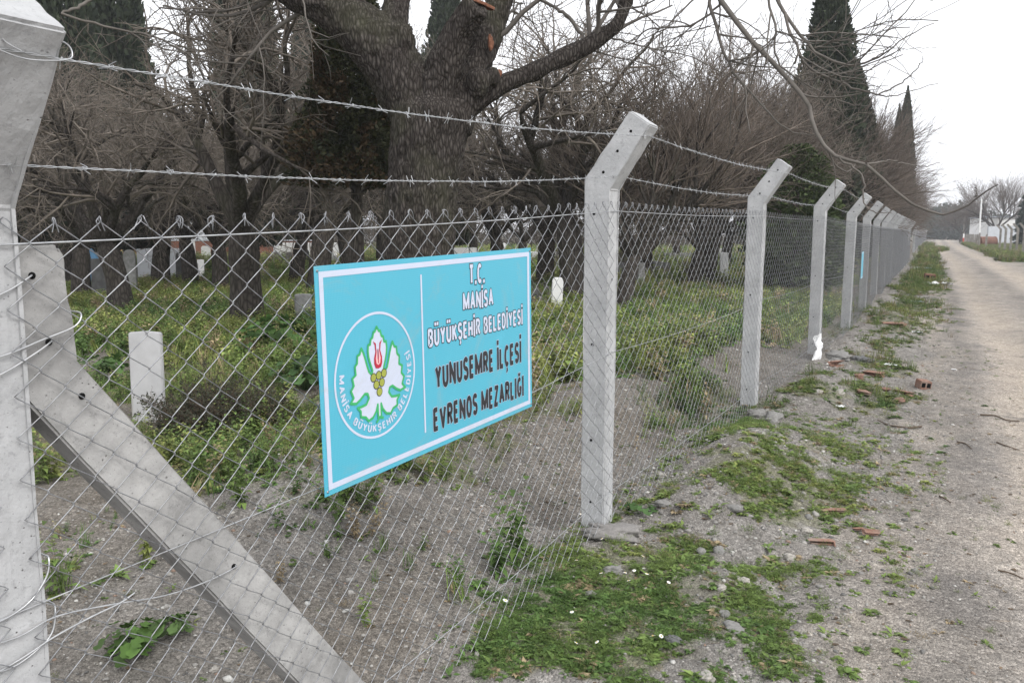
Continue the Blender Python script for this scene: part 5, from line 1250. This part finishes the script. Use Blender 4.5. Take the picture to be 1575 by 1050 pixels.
# outside the fence, near
clump = lambda x, y: np.clip(.62 + 3.4 * fbm(x * 5, y * 5, 59, 4), .04, 1)
low = [(v * np.array([1, 1, .75]), f, c) for v, f, c in ros + ros + fea + fea + rosn]
X, Y = sample(-1.95, .2, 1.9, 7.5, 42000, gq, lambda x, y: np.maximum(gn(x, y) ** 1.1, .07 * (dd_(x, y) < 1.7)) * (dd_(x, y) > -.12) * clump(x, y))
scatter('weeds', low, X, Y, .35 + .75 * gq.random(len(X)) ** 1.5, leafcol(len(X), gq, X, Y, .45, .07) * 1.2, 'low ferny and lobed green weeds carpeting the verge between the fence and the track', seed=2)
# sprinkled small weeds on bare soil
X, Y = sample(-4.6, 0.4, 1.5, 14, 9000, gq, lambda x, y: .28 * np.clip(.6 + 3 * fbm(x * 1.6, y * 1.6, 57, 3), 0, 1) * (1 - .0 * x))
scatter('seedlings', ros + rosn + fea, X, Y, gq.uniform(.25, .75, len(X)), leafcol(len(X), gq, X, Y, .3, .25), 'scattered small weeds sprouting from the bare gravelly soil', seed=3)
# verge further along
X, Y = sample(-4.5, .6, 7.5, 60, 90000, gq, lambda x, y: gn(x, y) ** 1.2 * (dd_(x, y) > -.15) * np.clip(14 / y, .25, 1) * np.clip(.85 + 4 * fbm(x * 4, y * 3, 60, 3), .15, 1))
scatter('verge_weeds', low + gra[:1], X, Y, gq.uniform(.8, 1.6, len(X)) * np.clip(Y / 16, 1, 2.5), leafcol(len(X), gq, X, Y, .6, .15), 'patches of weeds and short grass along the far verge of the track', seed=4)
# inside the fence
X, Y = sample(-9.5, -1.9, 1.8, 11, 42000, gq, lambda x, y: gn(x, y) ** 1.2 * (dd_(x, y) < -.1) * .6)
scatter('cemetery_weeds', stm + ros + ros + gra + rosn, X, Y, gq.uniform(.5, 1.3, len(X)) * np.clip(.75 + 2.2 * fbm(X * 1.5, Y * 1.5, 87, 3), .35, 1.5), leafcol(len(X), gq, X, Y, .45, .10) * 1.4, 'knee-low leafy weeds filling the ground just inside the fence', seed=5)
def infn(x, y):
    a = np.clip(.7 + 1.8 * fbm(x * .35, y * .35, 31, 3), 0, 1) * sst(-dd_(x, y), .3, 3.0); a = np.maximum(a, gn(x, y)); return a * (1 - .85 * np.clip(bump(x, y, -8.5, 17.5, 1.2, 4), 0, 1))
tuft = [t_grass(gq, 14, .20, .006), t_stem(gq, 4, .2, .09), t_rosette(gq, 8, .12)]
X, Y = sample(-22, -2.2, 6, 30, 46000, gq, lambda x, y: infn(x, y) * (x * x + y * y > 60))
c_ = leafcol(len(X), gq, X, Y, .75, .12); scatter('grass', tuft, X, Y, gq.uniform(.7, 1.5, len(X)), c_ * 1.65, 'green and yellowish grass with weeds between the graves', seed=6)
X, Y = sample(-60, -4, 22, 75, 26000, gq, lambda x, y: infn(x, y))
c_ = leafcol(len(X), gq, X, Y, .9, .15); scatter('far_grass', tuft, X, Y, gq.uniform(1.6, 3.0, len(X)), c_ * 1.75, 'yellow-green grass at the back of the cemetery', seed=7)
X, Y = sample(-7, 9, 55, 140, 22000, gq, lambda x, y: np.maximum(gn(x, y), ((dd_(x, y) > 5.2)) * .7))
c_ = leafcol(len(X), gq, X, Y, .8, .2); scatter('far_verge_grass', tuft, X, Y, gq.uniform(1.2, 2.4, len(X)), c_ * 1.1, 'grass on the far verges at both sides of the track', seed=8)
X, Y = sample(-9, -2.0, 2, 13, 1500, gq, lambda x, y: gn(x, y) * np.clip(.3 + 3 * fbm(x * .9, y * .9, 89, 3), 0, 1))
dst = [t_grass(gq, 5, .42, .0022), t_grass(gq, 8, .3, .002)]
scatter('dry_stalks', dst, X, Y, gq.uniform(.6, 1.2, len(X)), np.array([.27, .22, .14])[None] * gq.uniform(.6, 1.2, (len(X), 1)), 'straw-coloured dead stalks standing among the weeds inside the fence', seed=12, tilt=.5)
X, Y = sample(-4.2, .6, 1.8, 12, 2600, gq, lambda x, y: .8 + 0 * x)
lit = [(np.array([(-.5, -.3, .05), (.5, -.2, .12), (.6, .3, .03), (-.4, .35, .16)]) * .03, np.array([(0, 1, 2), (0, 2, 3)]), np.ones(4)), (np.array([(-1, 0, .03), (1, .1, .1), (1, .16, .1), (-1, .06, .03)]) * .035, np.array([(0, 1, 2), (0, 2, 3)]), np.ones(4))]
scatter('leaf_litter', lit, X, Y, gq.uniform(.3, 1.1, len(X)), np.array([.17, .12, .075])[None] * gq.uniform(.4, 1.5, (len(X), 1)), 'dead leaves and bits of straw scattered on the soil', seed=13, sink=-.002)
# single plants
def plant(name, px, py, tpl, sc, col, lab, cat='plant', group=None):
    p = base_at(px, py); V, F3, C = tpl; V = V * sc; o = mk(name, V, F3, M_leaf, None, False, np.array(col)[None] * C[:, None]); o.location = (p[0], p[1], p[2] - .005); o.rotation_euler = (0, 0, rnd.uniform(0, 6)); tag(o, lab, cat, group); return o
plant('mallow_plant', 205, 1005, t_mallow(gq, 46, .042, .11), 1.0, (.075, .14, .03), 'broad-leaved mallow plant on the soil beneath the diagonal brace')
plant('mallow_plant', 262, 975, t_mallow(gq, 22, .035, .08), 1.0, (.09, .15, .045), 'smaller mallow plant on the right of the mallow beneath the brace')
plant('mallow_plant', 985, 790, t_mallow(gq, 18, .035, .08), 1.0, (.05, .10, .03), 'small round-leaved plant at the foot of the second concrete post, right side')
plant('mallow_plant', 470, 600, t_mallow(gq, 70, .06, .28), 1.2, (.05, .10, .03), 'lush broad-leaved clump just left of the turquoise sign')
plant('mallow_plant', 440, 545, t_mallow(gq, 80, .07, .3), 1.5, (.06, .12, .03), 'leafy green clump higher up left of the turquoise sign, behind the other')
plant('mallow_plant', 170, 590, t_mallow(gq, 60, .06, .22), 1.2, (.06, .115, .03), 'broad-leaved clump left of the white marble headstone')
def dry_bush(px, py, r_, h_, n_, lab, mat_, leaves=0, lc=(.06, .07, .04), seed=1, name='dry_shrub'):
    g = np.random.default_rng(seed); p = base_at(px, py); a = g.uniform(0, 6.28, n_); e = g.uniform(.5, 1.4, n_); L = g.uniform(.5, 1, n_) * h_
    d = np.stack([np.cos(a) * np.cos(e) * r_ / h_ * 1.4, np.sin(a) * np.cos(e) * r_ / h_ * 1.4, np.sin(e)], 1); q = [np.stack([np.cos(a) * .03, np.sin(a) * .03, 0 * a], 1)]
    for k in range(5): d = d + g.normal(size=d.shape) * .12; q.append(q[-1] + d * (L / 5)[:, None])
    P = np.stack(q, 1); Rr = np.linspace(.005, .002, 6)[None].repeat(n_, 0); P2, R2 = grow(P, Rr, 5, h_ * .45, (20, 70), .2, 1, .003, 5, .15, 0, g, .0012, .8, .1); P3, R3 = grow(P2, R2, 4, h_ * .2, (20, 70), .2, 1, .002, 3, .15, 0, g, .001, .8, .1)
    A = Acc()
    for pp, rr in ((P, Rr), (P2, R2), (P3, R3)): V, Q = tubes(pp, rr, 3); A.add(V, Q)
    o = empty(name, p); A.make('stems', mat_, o)
    if leaves:
        i = g.integers(0, len(P3), leaves); C = P3[i, g.integers(0, 3, leaves)]; s_ = .022; dv = g.normal(size=(leaves, 3)); dv /= np.linalg.norm(dv, axis=1, keepdims=True); sv = np.cross(dv, g.normal(size=(leaves, 3))); sv /= np.linalg.norm(sv, axis=1, keepdims=True)
        V = np.stack([C, C + dv * s_ * .5 - sv * s_ * .25, C + dv * s_, C + dv * s_ * .5 + sv * s_ * .25], 1).reshape(-1, 3); mk('leaves', V, np.arange(leaves * 4).reshape(-1, 4), M_leaf, o, False, np.repeat(np.array(lc)[None] * g.uniform(.6, 1.4, (leaves, 1)), 4, 0))
    tag(o, lab, 'shrub'); return o
dry_bush(320, 672, .42, .42, 120, 'dull grey-green dense low shrub right of the white marble headstone', M_stick, 9000, (.05, .055, .035), 1, 'low_shrub')
dry_bush(385, 655, .35, .34, 90, 'second dull grey-green shrub, nearer the turquoise sign', M_stick, 6000, (.05, .058, .035), 2, 'low_shrub')
dry_bush(1075, 432, .9, .8, 60, 'bare reddish bush at the far side of the rubble heap', M_twigr, 0, seed=3)
dry_bush(960, 345 + 80, 1.0, 1.5, 80, 'tangle of reddish twigs right of the second post', M_twigr, 0, seed=4)
dry_bush(880, 440, .8, 1.6, 60, 'reddish twiggy suckers at the foot of the leaning tree', M_twigr, 0, seed=5)
dry_bush(507, 440, .6, .6, 40, 'small bare shrub poking above the left corner of the turquoise sign', M_twigr, 0, seed=6)

# daisies
gd = random.Random(3)
for k, (px, py) in enumerate([(776, 937), (1006, 996), (1014, 988), (883, 1002), (878, 952), (962, 892), (969, 903), (1026, 906), (979, 886), (928, 891), (922, 998), (890, 798), (929, 839), (986, 866), (885, 871), (995, 892), (1202, 823)]):
    p = base_at(px, py); big_ = k in (0, 1); r_ = .0135 if big_ else .0095; hh = .045 if big_ else .035
    o = empty('daisy', p, gd.uniform(0, 6)); lean = (gd.uniform(-.4, .4), gd.uniform(-.4, .4)); c = Vector((lean[0] * hh, lean[1] * hh, hh))
    V, Q = tubes([line([(0, 0, -.01), (lean[0] * hh * .3, lean[1] * hh * .3, hh * .5), tuple(c)], 6)], [np.full(6, .0011)], 5); mk('stem', V, Q, m_plain('stem_green', (.07, .12, .03)) if k == 0 else bpy.data.materials['stem_green'], o)
    q = Vector((lean[0] - .3 * FH[0], lean[1] - .3 * FH[1], 1)).to_track_quat('Z', 'Y'); V = []; Fq = []
    npet = 14
    for j in range(npet):
        a = j / npet * 6.2832; b_ = len(V)
        for (rr, ww, zz) in ((.25, .10, 0), (.75, .17, .02), (1.0, .08, -.08)):
            for s_ in (-1, 1): V.append(c + q @ Vector((math.cos(a) * rr * r_ - math.sin(a) * s_ * ww * r_, math.sin(a) * rr * r_ + math.cos(a) * s_ * ww * r_, zz * r_)))
        Fq += [(b_, b_ + 1, b_ + 3, b_ + 2), (b_ + 2, b_ + 3, b_ + 5, b_ + 4)]
    mk('petals', np.array([v[:] for v in V]), np.array(Fq), M_whitep, o)
    bm = bmesh.new(); bmesh.ops.create_uvsphere(bm, u_segments=10, v_segments=6, radius=r_ * .34, matrix=Matrix.Translation(c) @ q.to_matrix().to_4x4() @ Matrix.Diagonal((1, 1, .6, 1))); bmo('flower_centre', bm, M_yel, o, True)
    lab = {0: 'large white daisy nearest the wire mesh among the weeds', 1: 'large white daisy low in the verge, lower of a close pair', 2: 'white daisy just above the largest low one in the verge', 11: 'white daisy by the foot of the second concrete post', 16: 'lone pale daisy out by the gravel slope'}.get(k, 'small white daisy in the weedy verge below the second post')
    tag(o, lab, 'flower', 'white daisies in the verge')

# ------------------------------------------------------------------ stones, rubble and litter
def ico():
    t_ = (1 + 5 ** .5) / 2; V = np.array([(-1, t_, 0), (1, t_, 0), (-1, -t_, 0), (1, -t_, 0), (0, -1, t_), (0, 1, t_), (0, -1, -t_), (0, 1, -t_), (t_, 0, -1), (t_, 0, 1), (-t_, 0, -1), (-t_, 0, 1)], float); V /= np.linalg.norm(V[0])
    F3 = np.array([(0, 11, 5), (0, 5, 1), (0, 1, 7), (0, 7, 10), (0, 10, 11), (1, 5, 9), (5, 11, 4), (11, 10, 2), (10, 7, 6), (7, 1, 8), (3, 9, 4), (3, 4, 2), (3, 2, 6), (3, 6, 8), (3, 8, 9), (4, 9, 5), (2, 4, 11), (6, 2, 10), (8, 6, 7), (9, 8, 1)]); return V, F3
def ico2(V, F3):
    V = list(map(tuple, V)); cache = {}; out = []
    def mid(a, b_):
        k = (min(a, b_), max(a, b_))
        if k not in cache: m = (np.array(V[a]) + np.array(V[b_])) / 2; V.append(tuple(m / np.linalg.norm(m))); cache[k] = len(V) - 1
        return cache[k]
    for a, b_, c in F3: x, y, z = mid(a, b_), mid(b_, c), mid(c, a); out += [(a, x, z), (b_, y, x), (c, z, y), (x, y, z)]
    return np.array(V), np.array(out)
IV, IF = ico()
def pebtpl(g): 
    V = IV * (1 + .22 * g.normal(size=(12, 1))) * np.array([1, g.uniform(.6, .95), g.uniform(.4, .75)]); return V, IF, np.ones(12)
pt = [pebtpl(gq) for _ in range(8)]
def stonecol(n, g):
    k = g.random((n, 1)); c = np.array([.10, .097, .093]) * (1 - k) + np.array([.34, .325, .30]) * k; w = g.random(n) < .10; c[w] = np.array([.50, .49, .46]) * g.uniform(.7, 1.1, (w.sum(), 1)); r_ = g.random(n) < .05; c[r_] = (.24, .17, .13); return c
X, Y = sample(-4.4, 1.4, 1.5, 8.5, 62000, gq, lambda x, y: (1 - .85 * gn(x, y)) * np.clip(.35 + 2.2 * fbm(x * 1.2, y * 1.2, 81, 3) + .25 * (dd_(x, y) < .9), .05, 1) * np.clip(5 / y, .3, 1) * np.where(dd_(x, y) > 1.7, .45, 1))
sz = .0036 + .0085 * gq.random(len(X)) ** 2.4 + .009 * (gq.random(len(X)) < .10) * gq.random(len(X)) ** 1.5
sz = sz * np.where(dd_(X, Y) > 1.4, .6, 1)
o = scatter('gravel', pt, X, Y, sz, stonecol(len(X), gq), 'loose pale and grey pebbles lying on the soil and the track edge', M_stone, -.0008, 0, 9)
X, Y = sample(-3.2, .3, 2, 20, 26000, gq, lambda x, y: (1 - .75 * gn(x, y)) * (.16 + .6 * bump(x, y, -1.0, 5.2, .6, 1.3) + .3 * bump(x, y, -1.3, 9, .5, 2)) * np.clip(7 / y, .3, 1) * (dd_(x, y) < 1.7))
o = scatter('small_stones', pt, X, Y, .007 + .017 * gq.random(len(X)) ** 3, stonecol(len(X), gq), 'small stones strewn along the foot of the fence', M_stone, -.001, 0, 10)
X = gq.normal(-8.5, 1.0, 900); Y = gq.normal(17.5, 2.6, 900); scatter('rubble', pt, X, Y, .02 + .07 * gq.random(900) ** 2, stonecol(900, gq) * .9, 'low heap of grey rubble between the graves behind the second post', M_stone, 0, 0, 11)
V2, F2 = ico2(IV, IF); V3, F3_ = ico2(*ico2(V2, F2))
def rock(px, py, sx, sy, sz_, col, lab, seed, rz=0, name='stone', ang=.12):
    p = base_at(px, py); v = V3.copy(); n_ = ang * 2.2 * fbm(v[:, 0] * 1.3 + seed * 3.1, v[:, 1] * 1.3 + v[:, 2] * 1.7, seed, 3) + .05 * fbm(v[:, 0] * 6 + seed, v[:, 1] * 6 + v[:, 2] * 5, seed + 9, 2); v = v * (1 + n_)[:, None]
    if ang > .2: v = np.sign(v) * np.abs(v) ** .8; v = v * (1 + .9 * fbm(v[:, 0] * 2.2 + seed * 1.7, v[:, 1] * 2.2 + v[:, 2] * 2, seed + 4, 3) + .35 * fbm(v[:, 0] * 7, v[:, 1] * 7 + v[:, 2] * 6, seed + 6, 2))[:, None]
    v = v * np.array([sx, sy, sz_]); o = mk(name, v, F3_, M_stone, None, ang < .2, np.array(col)[None].repeat(len(v), 0)); o.location = (p[0], p[1], p[2] + sz_ * (.3 if ang < .2 else .1)); o.rotation_euler = (rnd.uniform(-.15, .15), rnd.uniform(-.15, .15), rz); tag(o, lab, 'stone', 'larger loose stones'); return o
PL, GY, DG = (.33, .31, .28), (.20, .195, .185), (.12, .12, .12)
for k, a_ in enumerate([(1214, 858, .026, .024, .022, PL, 'smooth pale round stone at the lower edge of the gravel slope'), (1115, 946, .024, .024, .02, GY, 'small round grey stone among the lower verge weeds'), (1128, 964, .05, .03, .012, GY, 'flat angular grey slab in the lower verge'),
    (1036, 986, .035, .025, .018, DG, 'dark blue-grey stone beside the pair of daisies'), (1086, 1042, .025, .03, .022, PL, 'whitish stone at the very bottom of the verge'), (907, 916, .026, .024, .022, GY, 'round grey stone buried in weeds right of the mesh'), (1142, 894, .04, .03, .018, PL, 'pale flat stone at the foot of the gravel slope'),
    (1105, 848, .04, .03, .022, GY, 'grey stone above the verge weeds, right one of two'), (1078, 849, .026, .024, .02, GY, 'grey stone above the verge weeds, left one of two'), (1110, 905, .03, .02, .014, PL, 'white stone half covered by weeds'), (1240, 818, .032, .026, .022, PL, 'pale lump beside the broken tiles'),
    (1244, 796, .02, .02, .016, GY, 'little grey stone left of the upper broken tile'), (1190, 645, .11, .07, .05, GY, 'big grey rock on the slope right of the third post'), (1258, 603, .05, .04, .02, PL, 'pale flat stone in the grass beyond the third post'), (1018, 733, .03, .03, .024, PL, 'white pebble at the top of the gravel slope'),
    (1128, 792 - 10, .05, .03, .02, GY, 'grey chip at the left of the long weed patch'), (1290, 618 - 15, .07, .05, .02, PL, 'white flat stone near the brick crumbs'), (1330, 556, .14, .10, .05, DG, 'dark flat slab leaning on the verge'), (945, 880, .05, .035, .03, GY, 'lumpy pale-grey rock in the weeds below the second post'),
    (1020, 775, .04, .05, .02, GY, 'angular grey chip on the gravel slope'), (1070, 640, .04, .03, .02, GY, 'grey stone under the mesh left of the third post'), (430, 1010 - 8, .016, .014, .012, PL, 'small pale stone under the brace foot'), (330, 1030 - 0, .016, .012, .01, PL, 'pale pebble left of the brace foot')]):
    rock(*a_[:2], *a_[2:5], a_[5], a_[6], k + 3, rnd.uniform(0, 3), ang=.28 if 'flat' in a_[6] or 'angular' in a_[6] else .21)
rock(948, 820, .15, .10, .045, (.21, .20, .19), 'rough concrete footing lump at the base of the second post', 44, .3, 'concrete_lump', .24)
rock(1288, 540 + 8, .16, .3, .05, (.20, .195, .185), 'pale crust of spilt concrete below the fourth post', 45, .3, 'concrete_lump', .24)
rock(1165, 640, .10, .08, .05, (.19, .185, .175), 'concrete footing lump at the base of the third post', 46, .1, 'concrete_lump', .24)
def shard(px, py, L, Wd, hh, rz, lab, seed, ribs=True, tilt=0.0):
    """broken piece of hollow clay block: thin ribbed plate with a jagged end"""
    g = random.Random(seed); p = base_at(px, py); bm = bmesh.new(); n_ = 13; prof = [(-Wd / 2 + Wd * i / (n_ - 1), hh + (.0022 if ribs and i % 2 else 0)) for i in range(n_)]
    if g.random() < .6: prof = [(-Wd / 2 - .001, hh), ] + prof[1:] ; low = [(Wd / 2, -hh * 1.5), (Wd / 2 - .01, -hh * 1.5), (Wd / 2 - .01, 0), (-Wd / 2, 0)]
    else: low = [(Wd / 2, 0), (-Wd / 2, 0)]
    full_ = low[::-1] + prof; rows = []
    for j, y in enumerate(np.linspace(-L / 2, L / 2, 5)): rows.append([bm.verts.new((x, y + (g.uniform(-.12, .12) * L if j in (0, 4) else 0), z)) for x, z in full_])
    m = len(full_)
    for a, b_ in zip(rows[:-1], rows[1:]):
        for i in range(m): bm.faces.new((a[i], a[(i + 1) % m], b_[(i + 1) % m], b_[i]))
    bm.faces.new(rows[0][::-1]); bm.faces.new(rows[-1]); bmesh.ops.recalc_face_normals(bm, faces=bm.faces[:])
    o = bmo('brick_fragment', bm, M_terra); o.location = (p[0], p[1], p[2] + .012); o.rotation_euler = (tilt, g.uniform(-.2, .2), rz); tag(o, lab, 'brick fragment', 'broken hollow bricks'); return o
for k, a_ in enumerate([(1283, 788, .15, .05, .01, -1.1, 'flat orange brick fragment, upper one of the two near the gravel slope'), (1264, 837, .15, .055, .014, -1.2, 'reddish curved brick fragment, lower one of the two near the gravel slope'), (1340, 822, .10, .06, .01, -1.3, 'pointed orange shard lying out toward the track'), (1320, 817, .07, .035, .008, -.9, 'narrow orange shard touching the pointed one'),
    (1326, 605, .22, .16, .02, .4, 'ribbed pink brick fragment, left one of the heap'), (1390, 606, .22, .14, .02, .9, 'ribbed pink brick fragment, right one of the heap'), (1384, 618, .16, .1, .02, .2, 'crumbled brick piece just under the right ribbed one'), (1362, 601, .14, .1, .015, .6, 'pale brick flake between the ribbed pieces'), (1344, 577, .26, .15, .03, 1.2, 'faded brick fragment above the heap'), (1322, 580, .16, .12, .02, .1, 'small faded brick fragment left of the one above the heap'),
    (1286, 563, .22, .14, .05, -.4, 'dirty brown brick piece by the spilt concrete'), (1375, 500, .4, .2, .03, -1.2, 'reddish brick piece in the verge grass further on')]):
    shard(a_[0], a_[1], a_[2] * .8, a_[3] * .8, a_[4], a_[5], a_[6], k + 20)
def chunk(px, py, sx, sy, sz_, rz, lab, mat_=None, seed=1):
    p = base_at(px, py); bm = bmesh.new(); box_bm(bm, -sx / 2, sx / 2, -sy / 2, sy / 2, -.01, sz_, min(sx, sz_) * .06)
    for q in (-.25, .25): 
        M_ = Matrix.Translation((sx * q, -sy / 2 - .001, sz_ * .5)); 
    o = bmo('broken_brick', bm, mat_ or M_terra, None); o.location = (p[0], p[1], p[2]); o.rotation_euler = (.08, .1, rz)
    for q in (-.24, .24): h_ = box('brick_cell_shade', sx * q - sx * .16, sx * q + sx * .16, -sy / 2 - .003, -sy / 2 - .0005, sz_ * .22, sz_ * .78, M_hole, o)  # thin black plates paint the shade of the open cells on a solid brick
    tag(o, lab, 'brick', 'broken hollow bricks'); return o
chunk(1419, 596, .12, .13, .085, .5, 'hollow orange brick end standing alone on the track'); chunk(1429, 430, .34, .26, .2, .2, 'dark red brick block far along the verge', M_rust)
def stick(pts_, r_, lab):
    P = [base_at(*q) + np.array([0, 0, r_ * 1.1 + .004 * (i % 2)]) for i, q in enumerate(pts_)]; c0 = P[0]; n = 14; L_ = line([p - c0 for p in P], n); V, Q = tubes([L_], [np.linspace(r_, r_ * .55, n)], 6); o = mk('fallen_twig', V, Q, M_stick, None, True); o.location = c0; tag(o, lab, 'twig', 'fallen twigs on the track')
stick([(1417, 657), (1400, 660), (1380, 657), (1365, 655), (1350, 647)], .008, 'fallen twig lying across the weedy edge of the track'); stick([(1508, 639), (1530, 641), (1548, 647), (1568, 650)], .008, 'fallen twig on the open track, farthest right and highest')
stick([(1472, 680), (1485, 684), (1494, 691)], .006, 'short fallen twig, middle of the track'); stick([(1533, 681), (1550, 688), (1568, 693)], .006, 'short fallen twig near the right edge of the picture'); stick([(1535, 878), (1555, 884), (1574, 891)], .005, 'thin fallen twig in the lower right corner'); stick([(1445, 764), (1455, 770), (1462, 774)], .006, 'tiny fallen twig at the middle of the track edge')
stick([(832, 1030), (836, 1012), (842, 1000)], .003, 'thin dry twig standing in the lower verge weeds')
def crumple(name, p, w, h, mat_, lab, seed, cat='litter', up=True, amp=.12):
    n_ = 14; g = np.random.default_rng(seed); u, v = np.meshgrid(np.linspace(-1, 1, n_), np.linspace(-1, 1, n_)); k = 1 + .35 * fbm(np.arctan2(v, u) * 2, u * 0, seed, 3) * 2
    x = u * w / 2 * k; z = v * h / 2 * k; y = amp * w * 4 * fbm(u * 2 + seed, v * 2, seed, 4)
    V = np.stack([x, y, z] if up else [x, z, np.abs(y) + .004], -1).reshape(-1, 3); i = np.arange(n_ * n_).reshape(n_, n_); Q = np.stack([i[:-1, :-1], i[:-1, 1:], i[1:, 1:], i[1:, :-1]], -1).reshape(-1, 4)
    o = mk(name, V, Q, mat_, None, False); o.location = p; tag(o, lab, cat); return o
o = crumple('plastic_bag', (float(FX(10.9)) + .10, 10.9, .16), .28, .34, M_plastic, 'torn white plastic bag snagged on the mesh below the fourth post', 3); o.rotation_euler = (0, 0, R_(80))
for px, py, w, h, m_, lab, sd in ((1420, 414, .7, .4, M_bluep, 'pale blue crumpled plastic sheet far along the verge', 4), (1290, 626, .11, .06, M_plastic, 'scrap of white paper in the verge beyond the third post', 5), (1370, 562, .14, .10, M_plastic, 'white scrap lying by the brick heap', 6), (1408, 512, .2, .12, M_plastic, 'white litter scrap further along the verge', 7), (1437, 438, .9, .35, M_plastic, 'white rag on the track near the dark red block', 8), (1408, 478 - 13, .3, .2, M_bluep, 'pale crumpled litter in the far verge grass', 9), (1467, 569, .05, .04, M_plastic, 'tiny white scrap out on the open track', 10)):
    p = base_at(px, py); o = crumple('litter', (p[0], p[1], p[2] + .005), w, h, m_, lab, sd, up=False, amp=.1)

# ------------------------------------------------------------------ damp winter air
hb = box('haze', -420, 320, -70, 720, -3.5, 24, None if False else bpy.data.materials.new('air'))
ma = hb.data.materials[0]; ma.use_nodes = True; t = ma.node_tree; t.nodes.clear(); out_ = t.nodes.new('ShaderNodeOutputMaterial'); pv_ = t.nodes.new('ShaderNodeVolumePrincipled')
pv_.inputs['Color'].default_value = (.93, .95, 1, 1); pv_.inputs['Density'].default_value = .0009; t.links.new(pv_.outputs[0], out_.inputs['Volume'])
tag(hb, 'thin pale winter haze over the whole place', kind='stuff'); hb.display_type = 'WIRE'
